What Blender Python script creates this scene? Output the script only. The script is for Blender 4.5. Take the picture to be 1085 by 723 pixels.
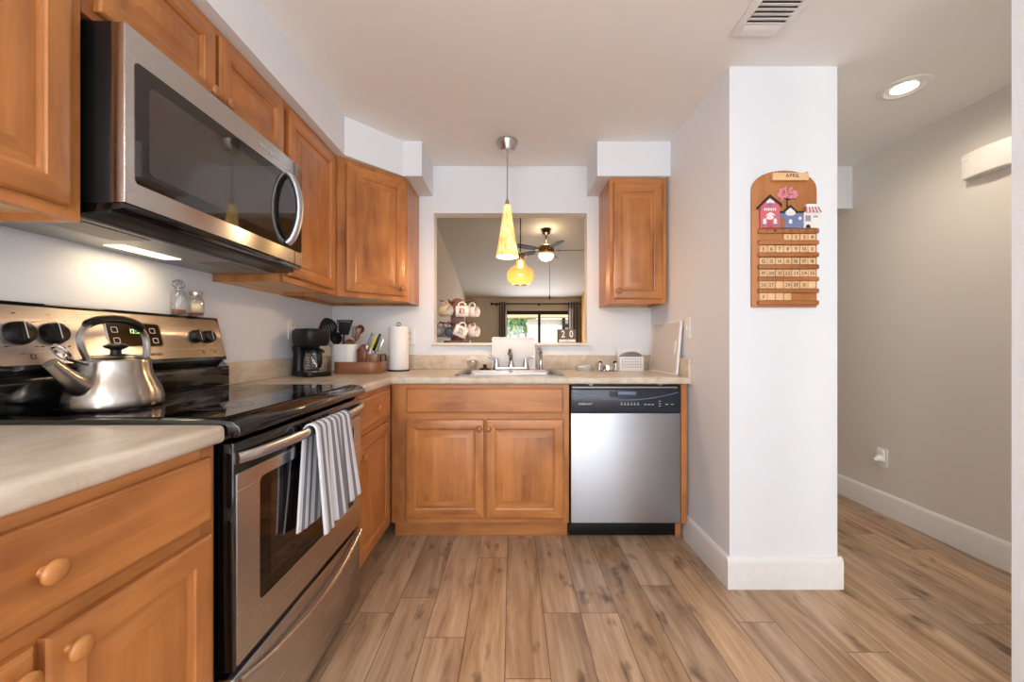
import bpy, bmesh, math, random
from mathutils import Vector, Matrix
PI = math.pi
random.seed(7)
for o in list(bpy.data.objects):
    bpy.data.objects.remove(o)
SC = bpy.context.scene
COL = SC.collection

# ------------------------------------------------------------------ camera, world, lights
F, CX, CY, H = 415.0, 542.5, 363.5, 1.103        # focal length in pixels, vanishing point, eye height
WL, WB, WR, CEIL = -1.265, 2.76, 0.98, 2.349     # left wall, back wall, right wall, ceiling
cam_d = bpy.data.cameras.new('camera')
cam_d.sensor_width = 36.0
cam_d.lens = F / 1085.0 * 36.0
cam_d.shift_y = (CY - 361.5) / 1085.0
cam_d.clip_start = 0.02
cam = bpy.data.objects.new('camera', cam_d)
cam.location = (0, 0, H)
cam.rotation_euler = (PI / 2, 0, 0)
COL.objects.link(cam)
SC.camera = cam
SC.view_settings.view_transform = 'Standard'
SC.view_settings.look = 'None'
SC.view_settings.gamma = 1.0
SC.view_settings.use_curve_mapping = False
SC.view_settings.exposure = 0.0
SC.render.engine = 'CYCLES'
SC.cycles.use_denoising = True
SC.cycles.max_bounces = 10
SC.cycles.diffuse_bounces = 5
SC.cycles.glossy_bounces = 5
SC.cycles.transparent_max_bounces = 12
SC.cycles.sample_clamp_indirect = 6.0
SC.cycles.caustics_reflective = False
SC.cycles.caustics_refractive = False

world = bpy.data.worlds.new('world')
SC.world = world
world.use_nodes = True
bg = world.node_tree.nodes['Background']
bg.inputs[0].default_value = (0.86, 0.93, 1.0, 1)
bg.inputs[1].default_value = 2.2


def lamp(name, kind, loc, energy, color=(1, 1, 1), size=0.1, size_y=None, rot=(0, 0, 0), spot=None, blend=0.5):
    d = bpy.data.lights.new(name, kind)
    d.energy = energy
    d.color = color
    if kind == 'AREA':
        d.shape = 'RECTANGLE'
        d.size = size
        d.size_y = size_y or size
    else:
        d.shadow_soft_size = size
    if kind == 'SPOT':
        d.spot_size = spot
        d.spot_blend = blend
    o = bpy.data.objects.new(name, d)
    o.location = loc
    o.rotation_euler = rot
    COL.objects.link(o)
    return o


WARM = (1.0, 0.72, 0.42)
lamp('added_rear_daylight', 'AREA', (0.2, -2.12, 1.25), 48, (0.90, 0.95, 1.0), 2.3, 1.9, (PI / 2 + 0.15, 0, 0))  # added light in an unseen rear window, brightens the kitchen
lamp('added_hall_daylight', 'AREA', (1.92, -2.12, 1.25), 26, (1.0, 0.95, 0.88), 0.8, 1.9, (PI / 2 + 0.1, 0, 0))  # added unseen light behind the eye, lifts the hall wall and ceiling
lamp('slider_daylight', 'AREA', (0.8, 10.8, 1.1), 70, (0.95, 0.98, 1.0), 1.8, 1.9, (-PI / 2, 0, 0))
sun = lamp('sun', 'SUN', (0, -5, 6), 5.0, (0.98, 0.98, 1.0), rot=(math.radians(43), 0, math.radians(-4)))
sun.data.angle = 0.01
lamp('hall_downlight_bulb', 'SPOT', (1.914, 1.912, 2.33), 25, (1.0, 0.86, 0.68), 0.05, spot=2.9, blend=0.9)
lamp('hood_bulb', 'AREA', (-1.17, 1.25, 1.388), 0.7, (1.0, 0.74, 0.45), 0.05, 0.2)
GLOBE_POWER = 60.0        # the fill globe added behind the eye

# ------------------------------------------------------------------ materials


def s(r, g, b):
    def f(c):
        c /= 255.0
        return c / 12.92 if c <= 0.04045 else ((c + 0.055) / 1.055) ** 2.4
    return (f(r), f(g), f(b), 1.0)


class NT:
    def __init__(self, name):
        self.m = bpy.data.materials.new(name)
        self.m.use_nodes = True
        self.t = self.m.node_tree
        self.n = self.t.nodes
        self.b = self.n['Principled BSDF']
        self.out = self.n['Material Output']

    def node(self, typ, ins=None, **kw):
        nd = self.n.new(typ)
        for k, v in kw.items():
            setattr(nd, k, v)
        for k, v in (ins or {}).items():
            self.set(nd.inputs[k], v)
        return nd

    def set(self, sock, v):
        if isinstance(v, bpy.types.NodeSocket):
            self.t.links.new(v, sock)
        else:
            sock.default_value = v

    def math(self, op, a, b=None, c=None):
        nd = self.node('ShaderNodeMath', operation=op)
        self.set(nd.inputs[0], a)
        if b is not None:
            self.set(nd.inputs[1], b)
        if c is not None:
            self.set(nd.inputs[2], c)
        return nd.outputs[0]

    def mix(self, fac, a, b, blend='MIX'):
        nd = self.node('ShaderNodeMix', data_type='RGBA', blend_type=blend)
        self.set(nd.inputs[0], fac)
        self.set(nd.inputs[6], a)
        self.set(nd.inputs[7], b)
        return nd.outputs[2]

    def ramp(self, fac, stops):
        nd = self.node('ShaderNodeValToRGB')
        e = nd.color_ramp.elements
        e[0].position, e[0].color = stops[0]
        e[1].position, e[1].color = stops[-1]
        for p, c in stops[1:-1]:
            x = e.new(p)
            x.color = c
        self.set(nd.inputs[0], fac)
        return nd.outputs[0]

    def obj(self):
        return self.node('ShaderNodeTexCoord').outputs['Object']

    def mapping(self, vec, scale=(1, 1, 1), rot=(0, 0, 0), loc=(0, 0, 0)):
        return self.node('ShaderNodeMapping', {'Vector': vec, 'Scale': scale, 'Rotation': rot, 'Location': loc}).outputs[0]

    def noise(self, vec, scale, detail=3, rough=0.5, w=None, dist=0.0):
        nd = self.node('ShaderNodeTexNoise', noise_dimensions='4D' if w is not None else '3D')
        self.set(nd.inputs['Vector'], vec)
        nd.inputs['Scale'].default_value = scale
        nd.inputs['Detail'].default_value = detail
        nd.inputs['Roughness'].default_value = rough
        nd.inputs['Distortion'].default_value = dist
        if w is not None:
            self.set(nd.inputs['W'], w)
        return nd.outputs['Fac']

    def bump(self, h, strength=0.2, dist=0.002):
        nd = self.node('ShaderNodeBump', {'Height': h, 'Strength': strength, 'Distance': dist})
        self.set(self.b.inputs['Normal'], nd.outputs[0])

    def base(self, v):
        self.set(self.b.inputs['Base Color'], v)

    def rough(self, v):
        self.set(self.b.inputs['Roughness'], v)


def plain(name, col, rough=0.5, metal=0.0, vary=0.06, scale=30.0, bump=0.0, coat=0.0, spec=None):
    t = NT(name)
    n = t.noise(t.obj(), scale, 3)
    dark = tuple(c * (1 - vary) for c in col[:3]) + (1,)
    lite = tuple(min(1, c * (1 + vary)) for c in col[:3]) + (1,)
    t.base(t.mix(n, dark, lite))
    t.rough(rough)
    t.b.inputs['Metallic'].default_value = metal
    t.b.inputs['Coat Weight'].default_value = coat
    if spec is not None:
        t.b.inputs['Specular IOR Level'].default_value = spec
    if bump:
        t.bump(n, bump, 0.002)
    return t.m


def wood(name, axis, light, dark, rough=0.33, k=1.0, fine=0.5):
    t = NT(name)
    rnd = t.node('ShaderNodeObjectInfo').outputs['Random']
    w = t.math('MULTIPLY', rnd, 37.0)
    sc = [9.0 * k, 9.0 * k, 9.0 * k]
    sc[axis] = 1.1 * k
    v = t.mapping(t.obj(), tuple(sc))
    n1 = t.noise(v, 1.0, 5, 0.6, w, 1.3)
    sf = [120.0 * k, 120.0 * k, 120.0 * k]
    sf[axis] = 5.0 * k
    n2 = t.noise(t.mapping(t.obj(), tuple(sf)), 1.0, 2, 0.5, w)
    blot = t.noise(t.obj(), 5.0 * k, 3, 0.6, w)
    mid = tuple((a + b) / 2 for a, b in zip(light, dark))
    c = t.ramp(n1, [(0.32, dark), (0.5, mid), (0.64, light)])
    c = t.mix(t.math('MULTIPLY', n2, fine), c, tuple(x * 0.55 for x in dark[:3]) + (1,))
    bl = t.node('ShaderNodeMapRange', {'Value': blot, 'From Min': 0.38, 'From Max': 0.66, 'To Min': 0.0, 'To Max': 0.5}).outputs[0]
    c = t.mix(bl, c, light)
    hv = t.node('ShaderNodeHueSaturation', {'Color': c, 'Value': t.math('MULTIPLY_ADD', rnd, 0.16, 0.96)})
    t.base(hv.outputs[0])
    t.rough(t.math('MULTIPLY_ADD', n2, 0.12, rough - 0.05))
    t.b.inputs['Coat Weight'].default_value = 0.15
    t.b.inputs['Coat Roughness'].default_value = 0.25
    t.bump(n2, 0.06, 0.001)
    return t.m


def steel(name, col=(0.58, 0.575, 0.57), rough=0.27, axis=0, amt=0.02, aniso=0.75, rot=0.25):
    t = NT(name)
    sc = [400.0, 400.0, 400.0]
    sc[axis] = 3.0
    n = t.noise(t.mapping(t.obj(), tuple(sc)), 1.0, 2)
    t.base(t.mix(n, tuple(c * 0.97 for c in col) + (1,), tuple(min(1, c * 1.02) for c in col) + (1,)))
    t.b.inputs['Metallic'].default_value = 1.0
    t.rough(t.math('MULTIPLY_ADD', n, amt, rough - amt / 2))
    t.b.inputs['Anisotropic'].default_value = aniso
    t.b.inputs['Anisotropic Rotation'].default_value = rot
    return t.m


def wallpaint(name, col, bump=0.25):
    t = NT(name)
    n = t.noise(t.obj(), 130.0, 3, 0.6)
    n2 = t.noise(t.obj(), 2.0, 2)
    t.base(t.mix(n2, tuple(c * 0.98 for c in col[:3]) + (1,), col))
    t.rough(0.72)
    t.b.inputs['Specular IOR Level'].default_value = 0.25
    t.bump(n, bump, 0.003)
    return t.m


def clear_glass(name, tint=(1, 1, 1, 1), rough=0.0, refl=0.9):
    """thin glass: what lies behind shows through, with a Fresnel reflection on top"""
    t = NT(name)
    tr = t.node('ShaderNodeBsdfTransparent', {'Color': tint})
    gl = t.node('ShaderNodeBsdfGlossy', {'Roughness': 0.03 + rough})
    lw = t.node('ShaderNodeLayerWeight', {'Blend': 0.35})
    fac = t.math('MULTIPLY', lw.outputs['Facing'], refl)
    fac = t.math('ADD', t.math('MULTIPLY', fac, 0.75), 0.06)
    ms = t.node('ShaderNodeMixShader', {0: fac, 1: tr.outputs[0], 2: gl.outputs[0]})
    t.t.links.new(ms.outputs[0], t.out.inputs[0])
    return t.m


def glowing_glass(name, tint, glow):
    m_ = clear_glass(name, tint, refl=0.6)
    nt = m_.node_tree
    old = nt.nodes['Material Output'].inputs[0].links[0].from_socket
    tl = nt.nodes.new('ShaderNodeBsdfTranslucent')
    tl.inputs[0].default_value = glow
    mx_ = nt.nodes.new('ShaderNodeMixShader')
    mx_.inputs[0].default_value = 0.10
    nt.links.new(old, mx_.inputs[1])
    nt.links.new(tl.outputs[0], mx_.inputs[2])
    nt.links.new(mx_.outputs[0], nt.nodes['Material Output'].inputs[0])
    return m_


def emitter(name, col, strength):
    t = NT(name)
    t.base((0.8, 0.8, 0.8, 1))
    n = t.noise(t.obj(), 12.0, 2)
    t.set(t.b.inputs['Emission Color'], t.mix(n, col, tuple(min(1, c * 1.04) for c in col[:3]) + (1,)))
    t.b.inputs['Emission Strength'].default_value = strength
    return t.m


ML, MD = s(203, 135, 75), s(142, 82, 39)
M = {}
M['wood_v'] = wood('maple_grain_up', 2, ML, MD)
M['wood_y'] = wood('maple_grain_along', 1, ML, MD)
M['wood_x'] = wood('maple_grain_across', 0, ML, MD)
M['wood_pale'] = wood('pale_plywood', 1, s(226, 192, 148), s(206, 166, 118), 0.5)
M['knob_wood'] = wood('turned_maple', 0, s(190, 128, 68), s(154, 94, 46), 0.3)
M['white_wall'] = wallpaint('white_wall_paint', s(228, 232, 238))
M['hall_wall'] = wallpaint('greige_wall_paint', s(222, 217, 210))
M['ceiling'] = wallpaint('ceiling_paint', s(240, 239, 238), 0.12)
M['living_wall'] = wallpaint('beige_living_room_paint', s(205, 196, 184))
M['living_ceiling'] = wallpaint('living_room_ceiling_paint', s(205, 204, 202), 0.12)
M['lamp_glow_wall'] = wallpaint('lamp_glow_wall_paint', s(196, 150, 84))  # warm lamplight on the living room's right wall, put into its colour
M['trim'] = plain('white_trim_paint', s(230, 229, 228), 0.4)
M['sill'] = plain('cream_ledge_paint', s(232, 226, 210), 0.45)
M['steel'] = steel('brushed_steel', axis=1)
M['steel_x'] = steel('brushed_steel_across', (0.42, 0.43, 0.45), 0.38, axis=0)
M['steel_v'] = steel('brushed_steel_upright', (0.52, 0.545, 0.59), 0.42, axis=2)
M['chrome'] = plain('chrome', (0.58, 0.58, 0.60, 1), 0.12, 1.0, 0.03)
M['kettle'] = steel('kettle_steel', (0.43, 0.39, 0.35), 0.24, axis=2, amt=0.06)
M['nickel'] = steel('brushed_nickel', (0.58, 0.55, 0.52), 0.26, axis=2)
M['black'] = plain('black_plastic', s(17, 16, 17), 0.36, spec=0.3)
M['black_matt'] = plain('matt_black', s(22, 21, 21), 0.6, spec=0.25)
M['black_nylon'] = plain('black_nylon', s(15, 14, 15), 0.55, spec=0.2)
M['black_gloss'] = plain('black_enamel', s(10, 10, 11), 0.10, coat=0.4)
M['black_glass'] = plain('black_ceramic_glass', s(8, 8, 9), 0.04, vary=0.02)
M['oven_glass'] = plain('dark_oven_glass', s(26, 18, 14), 0.03, vary=0.02, spec=0.9)
M['micro_glass'] = plain('dark_microwave_glass', s(24, 21, 20), 0.035, vary=0.02, spec=0.9)
M['micro_mesh'] = plain('microwave_window_screen', s(62, 55, 50), 0.05, vary=0.02, spec=0.9)
M['navy_panel'] = plain('blue_black_panel', s(30, 38, 52), 0.22)
M['navy_light'] = plain('blue_grey_plastic', s(96, 116, 142), 0.3)
M['grey_print'] = plain('pale_grey_print', s(196, 198, 200), 0.5)
M['dark_print'] = plain('dark_print', s(44, 36, 32), 0.6)
M['grey_metal'] = plain('grey_painted_metal', s(150, 148, 146), 0.35, 0.6)
M['filter'] = plain('grease_filter_mesh', s(132, 126, 118), 0.45, 0.7, 0.35, 420.0, 0.4)
M['white_plastic'] = plain('white_plastic', s(236, 236, 236), 0.35)
M['cream_plastic'] = plain('cream_plastic', s(236, 233, 227), 0.4)
M['board_white'] = plain('white_board', s(226, 228, 234), 0.45)
M['board_grey'] = plain('pale_grey_board', s(206, 202, 200), 0.5, vary=0.05, scale=200)
M['ceramic'] = plain('white_ceramic', s(236, 234, 232), 0.18)
M['tan_ceramic'] = plain('tan_ceramic', s(206, 186, 160), 0.25)
M['grey_ceramic'] = plain('grey_ceramic', s(132, 132, 138), 0.3, vary=0.25, scale=90)
M['dark_ceramic'] = plain('dark_glazed_ceramic', s(34, 32, 34), 0.15)
M['brown_wood'] = wood('brown_wood', 0, s(150, 96, 58), s(100, 60, 34), 0.4)
M['walnut'] = wood('walnut', 2, s(128, 68, 40), s(84, 42, 24), 0.4)
M['calendar_wood'] = wood('calendar_pine', 2, s(196, 132, 76), s(166, 102, 54), 0.45)
M['calendar_rail'] = wood('calendar_rail_wood', 0, s(182, 118, 68), s(150, 90, 46), 0.45)
M['tile_wood'] = wood('pale_birch', 0, s(232, 196, 152), s(214, 170, 122), 0.5, fine=0.15)
M['paper'] = plain('paper_towel', s(240, 240, 240), 0.9, bump=0.3, scale=160)
M['bronze'] = plain('dark_bronze', s(48, 38, 32), 0.4, 0.7)
M['curtain'] = plain('grey_brown_cloth', s(142, 130, 122), 0.9)
M['pink'] = plain('pink_paint', s(206, 104, 116), 0.6)
M['pale_pink'] = plain('blossom_pink_paint', s(222, 140, 156), 0.7)
M['blue_paint'] = plain('slate_blue_paint', s(110, 126, 168), 0.6)
M['white_paint'] = plain('white_craft_paint', s(236, 232, 230), 0.6)
M['yellow'] = plain('yellow_plastic', s(226, 198, 40), 0.4)
M['grey_plastic'] = plain('grey_plastic', s(128, 126, 124), 0.45)
M['block_grey'] = plain('grey_brown_stained_wood', s(98, 86, 80), 0.6)
M['glass'] = clear_glass('clear_glass', (0.96, 0.97, 0.97, 1))
M['amber_glass'] = glowing_glass('amber_glass', (0.99, 0.88, 0.68, 1), s(250, 212, 140))
M['window_glass'] = clear_glass('window_glass', (0.97, 0.98, 0.98, 1), refl=0.3)
M['bulb'] = emitter('lit_bulb', (1.0, 0.80, 0.50, 1), 14.0)
M['frosted'] = emitter('frosted_lit_glass', (1.0, 0.84, 0.58, 1), 1.8)
M['can_light'] = emitter('lit_downlight', (1.0, 0.93, 0.80, 1), 9.0)
M['hood_light'] = emitter('lit_hood_lens', (1.0, 0.84, 0.58, 1), 1.6)
M['dome'] = emitter('lit_dome', (1.0, 0.95, 0.88, 1), 2.0)
M['display'] = emitter('lit_green_digits', (0.35, 0.9, 0.2, 1), 1.2)
M['patio_stone'] = plain('patio_concrete', s(200, 192, 180), 0.8)
M['stucco'] = wallpaint('cream_stucco', s(238, 230, 214))
M['leaf'] = plain('green_leaves', s(96, 140, 74), 0.6, vary=0.4, scale=8)
M['bark'] = plain('grey_bark', s(150, 128, 108), 0.9, vary=0.25, scale=20)
M['blade'] = plain('dark_blade_wood', s(44, 34, 30), 0.6, spec=0.2)
M['burner'] = plain('grey_burner_print', s(70, 70, 72), 0.2)


def amber_shade():
    t = NT('marbled_amber_art_glass')
    v = t.mapping(t.obj(), (26, 26, 11))
    n = t.noise(v, 1.0, 3, 0.6, dist=1.2)
    c = t.ramp(n, [(0.34, s(230, 166, 84)), (0.5, s(243, 202, 126)), (0.66, s(250, 226, 172))])
    t.base(c)
    t.rough(0.18)
    t.set(t.b.inputs['Emission Color'], c)
    t.b.inputs['Emission Strength'].default_value = 0.9
    t.b.inputs['Transmission Weight'].default_value = 0.0
    return t.m


M['amber_shade'] = amber_shade()


def counter_mat():
    t = NT('beige_stone_laminate')
    n1 = t.noise(t.mapping(t.obj(), (1.0, 0.45, 1.0)), 11.0, 6, 0.68, dist=0.8)
    n2 = t.noise(t.obj(), 190.0, 3, 0.6)
    c = t.ramp(n1, [(0.34, s(182, 166, 144)), (0.5, s(204, 191, 172)), (0.66, s(220, 211, 197))])
    c = t.mix(t.math('MULTIPLY', n2, 0.35), c, s(182, 168, 152))
    t.base(c)
    t.rough(0.28)
    return t.m


M['counter'] = counter_mat()


def floor_mat():
    """wood-look planks 15 cm wide, 92 cm long, running away from the eye, with thin grout lines"""
    t = NT('wood_plank_tile')
    xyz = t.node('ShaderNodeSeparateXYZ', {0: t.obj()})
    x, y = xyz.outputs[0], xyz.outputs[1]
    PW, PL = 0.152, 0.92
    xs = t.math('DIVIDE', t.math('ADD', x, 20.03), PW)
    row = t.math('FLOOR', xs)
    fx = t.math('FRACT', xs)
    r1 = t.node('ShaderNodeTexWhiteNoise', {'W': row}, noise_dimensions='1D').outputs['Value']
    ys = t.math('ADD', t.math('DIVIDE', t.math('ADD', y, 20.0), PL), r1)
    pid = t.math('FLOOR', ys)
    fy = t.math('FRACT', ys)
    comb = t.node('ShaderNodeCombineXYZ', {0: row, 1: pid, 2: 3.7})
    wn = t.node('ShaderNodeTexWhiteNoise', {'Vector': comb.outputs[0]}, noise_dimensions='3D')
    rnd = wn.outputs['Value']
    # grout mask
    dx = t.math('MULTIPLY', t.math('SUBTRACT', 0.5, t.math('ABSOLUTE', t.math('SUBTRACT', fx, 0.5))), PW)
    dy = t.math('MULTIPLY', t.math('SUBTRACT', 0.5, t.math('ABSOLUTE', t.math('SUBTRACT', fy, 0.5))), PL)
    d = t.math('MINIMUM', dx, dy)
    g = t.node('ShaderNodeMapRange', {'Value': d, 'From Min': 0.0008, 'From Max': 0.0022, 'To Min': 1.0, 'To Max': 0.0}).outputs[0]
    # grain per plank
    off = t.node('ShaderNodeCombineXYZ', {0: t.math('MULTIPLY', rnd, 31.0), 1: t.math('MULTIPLY', rnd, 17.0), 2: t.math('MULTIPLY', rnd, 53.0)})
    pv = t.node('ShaderNodeVectorMath', {0: t.obj(), 1: off.outputs[0]}, operation='ADD').outputs[0]
    g1 = t.noise(t.mapping(pv, (16, 1.6, 1)), 1.0, 5, 0.6, dist=1.0)
    g2 = t.noise(t.mapping(pv, (95, 3.2, 1)), 1.0, 3, 0.6)
    kn = t.noise(t.mapping(pv, (11, 4.5, 1)), 1.0, 3, 0.55)
    c = t.ramp(g1, [(0.28, s(124, 97, 74)), (0.43, s(178, 145, 114)), (0.58, s(204, 172, 140)), (0.76, s(222, 194, 162))])
    c = t.mix(t.math('MULTIPLY', g2, 0.6), c, s(112, 84, 62))
    km = t.node('ShaderNodeMapRange', {'Value': kn, 'From Min': 0.60, 'From Max': 0.72, 'To Min': 0.0, 'To Max': 0.85}).outputs[0]
    c = t.mix(km, c, s(84, 58, 40))
    hv = t.node('ShaderNodeHueSaturation', {'Color': c, 'Value': t.math('MULTIPLY_ADD', rnd, 0.34, 0.86), 'Saturation': t.math('MULTIPLY_ADD', r1, 0.2, 0.9)})
    c = t.mix(g, hv.outputs[0], s(96, 76, 60))
    t.base(c)
    t.rough(t.math('MULTIPLY_ADD', g2, 0.2, 0.26))
    hgt = t.math('SUBTRACT', t.math('MULTIPLY', g2, 0.25), g)
    t.bump(hgt, 0.25, 0.0015)
    return t.m


M['floor'] = floor_mat()


def towel_mat():
    t = NT('striped_towel_cloth')
    uv = t.node('ShaderNodeUVMap', uv_map='cloth').outputs[0]
    u = t.node('ShaderNodeSeparateXYZ', {0: uv}).outputs[0]
    v = t.node('ShaderNodeSeparateXYZ', {0: uv}).outputs[1]
    f = t.math('FRACT', t.math('MULTIPLY', u, 7.0))
    st = t.math('GREATER_THAN', f, 0.5)
    thin = t.math('LESS_THAN', t.math('ABSOLUTE', t.math('SUBTRACT', f, 0.25)), 0.05)
    wv = t.math('MULTIPLY', t.math('SINE', t.math('MULTIPLY', v, 420.0)), t.math('SINE', t.math('MULTIPLY', u, 420.0)))
    c = t.mix(st, s(226, 228, 236), s(112, 112, 124))
    c = t.mix(t.math('MULTIPLY', thin, 0.3), c, s(150, 152, 164))
    t.base(c)
    t.rough(0.95)
    t.b.inputs['Sheen Weight'].default_value = 0.3
    t.bump(wv, 0.5, 0.002)
    return t.m


M['towel'] = towel_mat()

# ------------------------------------------------------------------ mesh helpers


class Frame:
    def __init__(self, o=(0, 0, 0), u=(1, 0, 0), v=(0, 0, 1), w=(0, -1, 0)):
        self.o, self.u, self.v, self.w = Vector(o), Vector(u).normalized(), Vector(v).normalized(), Vector(w).normalized()

    def __call__(self, a, b, c=0.0):
        return self.o + self.u * a + self.v * b + self.w * c


WORLD = Frame((0, 0, 0), (1, 0, 0), (0, 1, 0), (0, 0, 1))
CHARS = {}


def load_chars(chars):
    tmp = []
    for ch in chars:
        cu = bpy.data.curves.new('glyph', 'FONT')
        cu.body = ch
        cu.size = 1.0
        cu.offset = 0.018
        cu.resolution_u = 3
        o = bpy.data.objects.new('glyph', cu)
        COL.objects.link(o)
        tmp.append((ch, o, cu))
    dg = bpy.context.evaluated_depsgraph_get()
    dg.update()
    for ch, o, cu in tmp:
        me = bpy.data.meshes.new_from_object(o.evaluated_get(dg))
        vs = [tuple(v.co) for v in me.vertices]
        fs = [tuple(p.vertices) for p in me.polygons]
        xs = [v[0] for v in vs]
        CHARS[ch] = (vs, fs, min(xs), max(xs))
        bpy.data.meshes.remove(me)
    for ch, o, cu in tmp:
        bpy.data.objects.remove(o)
        bpy.data.curves.remove(cu)


load_chars('ABCDEFGHIJKLMNOPRSTUVWYhilopwrst0123456789:')
ROOT = {}


def root_matrix(o):
    while o.parent:
        o = o.parent
    return ROOT.get(o.name, Matrix())


class MB:
    def __init__(self):
        self.v, self.f, self.mi, self.uv = [], [], [], {}

    def add(self, vs, fs, mi=0):
        b = len(self.v)
        self.v += [Vector(p) for p in vs]
        for q in fs:
            self.f.append([b + i for i in q])
            self.mi.append(mi)
        return b

    def box(self, x0, x1, y0, y1, z0, z1, mi=0):
        return self.obox(WORLD, x0, x1, y0, y1, z0, z1, mi)

    def obox(self, fr, a0, a1, b0, b1, c0, c1, mi=0):
        vs = [fr(a, b, c) for a in (a0, a1) for b in (b0, b1) for c in (c0, c1)]
        self.add(vs, [(0, 1, 3, 2), (4, 6, 7, 5), (0, 4, 5, 1), (2, 3, 7, 6), (0, 2, 6, 4), (1, 5, 7, 3)], mi)

    def prism(self, poly, fr, c0, c1, mi=0):
        n = len(poly)
        vs = [fr(a, b, c0) for a, b in poly] + [fr(a, b, c1) for a, b in poly]
        self.add(vs, [list(range(n))[::-1], list(range(n, 2 * n))] + [(i, (i + 1) % n, n + (i + 1) % n, n + i) for i in range(n)], mi)

    def ringprism(self, outer, inner, fr, c0, c1, mi=0):
        n = len(outer)
        vs = [fr(a, b, c) for c in (c0, c1) for P in (outer, inner) for a, b in P]
        fs = []
        for i in range(n):
            j = (i + 1) % n
            fs += [(i, j, n + j, n + i), (2 * n + i, 3 * n + i, 3 * n + j, 2 * n + j), (i, 2 * n + i, 2 * n + j, j), (n + i, n + j, 3 * n + j, 3 * n + i)]
        self.add(vs, fs, mi)

    def rings(self, fr, a0, a1, b0, b1, prof, mv=0, mh=0, mc=0):
        """nested rectangles: prof is a list of (inset, height); a panelled front"""
        vs = []
        for ins, h in prof:
            vs += [fr(a0 + ins, b0 + ins, h), fr(a1 - ins, b0 + ins, h), fr(a1 - ins, b1 - ins, h), fr(a0 + ins, b1 - ins, h)]
        b = self.add(vs, [])
        for k in range(len(prof) - 1):
            for i in range(4):
                j = (i + 1) % 4
                self.f.append([b + 4 * k + i, b + 4 * k + j, b + 4 * k + 4 + j, b + 4 * k + 4 + i])
                self.mi.append(mh if i in (0, 2) else mv)
        e = b + 4 * (len(prof) - 1)
        self.f.append([e, e + 1, e + 2, e + 3])
        self.mi.append(mc)
        self.f.append([b + 3, b + 2, b + 1, b])
        self.mi.append(mc)

    def lathe(self, prof, o, axis=(0, 0, 1), n=24, mi=0, sx=1.0):
        axis = Vector(axis).normalized()
        t = Vector((1, 0, 0)) if abs(axis.x) < 0.9 else Vector((0, 1, 0))
        u = (t - axis * t.dot(axis)).normalized()
        w = axis.cross(u)
        o = Vector(o)
        vs, fs, idx = [], [], []
        for r, h in prof:
            if r < 1e-6:
                idx.append([len(vs)])
                vs.append(o + axis * h)
            else:
                idx.append(list(range(len(vs), len(vs) + n)))
                vs += [o + axis * h + u * (r * sx * math.cos(2 * PI * i / n)) + w * (r * math.sin(2 * PI * i / n)) for i in range(n)]
        for A, B in zip(idx, idx[1:]):
            for i in range(n):
                j = (i + 1) % n
                if len(A) == 1 and len(B) == 1:
                    continue
                if len(A) == 1:
                    fs.append((A[0], B[j], B[i]))
                elif len(B) == 1:
                    fs.append((A[i], A[j], B[0]))
                else:
                    fs.append((A[i], A[j], B[j], B[i]))
        self.add(vs, fs, mi)

    def cyl(self, p0, p1, r0, r1=None, n=16, mi=0):
        p0, p1 = Vector(p0), Vector(p1)
        r1 = r0 if r1 is None else r1
        L = (p1 - p0).length
        self.lathe([(0, 0), (r0, 0), (r1, L), (0, L)], p0, p1 - p0, n, mi)

    def tube(self, pts, r, n=10, mi=0, closed=False, flat=1.0):
        pts = [Vector(p) for p in pts]
        m = len(pts)
        rs = r if isinstance(r, (list, tuple)) else [r] * m
        up = None
        vs, fs = [], []
        for k in range(m):
            a = pts[(k - 1) % m] if (closed or k) else pts[k]
            b = pts[(k + 1) % m] if (closed or k < m - 1) else pts[k]
            d = (b - a).normalized()
            if up is None:
                t = Vector((0, 0, 1)) if abs(d.z) < 0.9 else Vector((1, 0, 0))
                up = (t - d * t.dot(d)).normalized()
            else:
                up = (up - d * up.dot(d)).normalized()
            w = d.cross(up)
            vs += [pts[k] + up * (rs[k] * math.cos(2 * PI * i / n)) + w * (rs[k] * flat * math.sin(2 * PI * i / n)) for i in range(n)]
        for k in range(m if closed else m - 1):
            for i in range(n):
                j = (i + 1) % n
                k2 = (k + 1) % m
                fs.append((k * n + i, k * n + j, k2 * n + j, k2 * n + i))
        if not closed:
            fs.append(list(range(n))[::-1])
            fs.append([(m - 1) * n + i for i in range(n)])
        self.add(vs, fs, mi)

    def sheet(self, fn, nu, nv, mi=0, uv=None):
        b = len(self.v)
        for j in range(nv + 1):
            for i in range(nu + 1):
                self.v.append(Vector(fn(i / nu, j / nv)))
                if uv:
                    self.uv[len(self.v) - 1] = uv(i / nu, j / nv)
        for j in range(nv):
            for i in range(nu):
                q = b + j * (nu + 1) + i
                self.f.append([q, q + 1, q + nu + 2, q + nu + 1])
                self.mi.append(mi)

    def text(self, string, fr, u, v, size, w=0.0, mi=0, gap=0.10, squash=1.0):
        """flat lettering centred on (u, v) of the frame"""
        adv, x = [], 0.0
        for ch in string:
            if ch == ' ':
                x += 0.35
                adv.append(None)
                continue
            vs, fs, lo, hi = CHARS[ch]
            adv.append(x - lo)
            x += hi - lo + gap
        tot = x - gap
        for ch, a in zip(string, adv):
            if a is None:
                continue
            vs, fs, lo, hi = CHARS[ch]
            self.add([fr(u + (p[0] + a - tot / 2) * size * squash, v + (p[1] - 0.35) * size, w) for p in vs], fs, mi)

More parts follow.
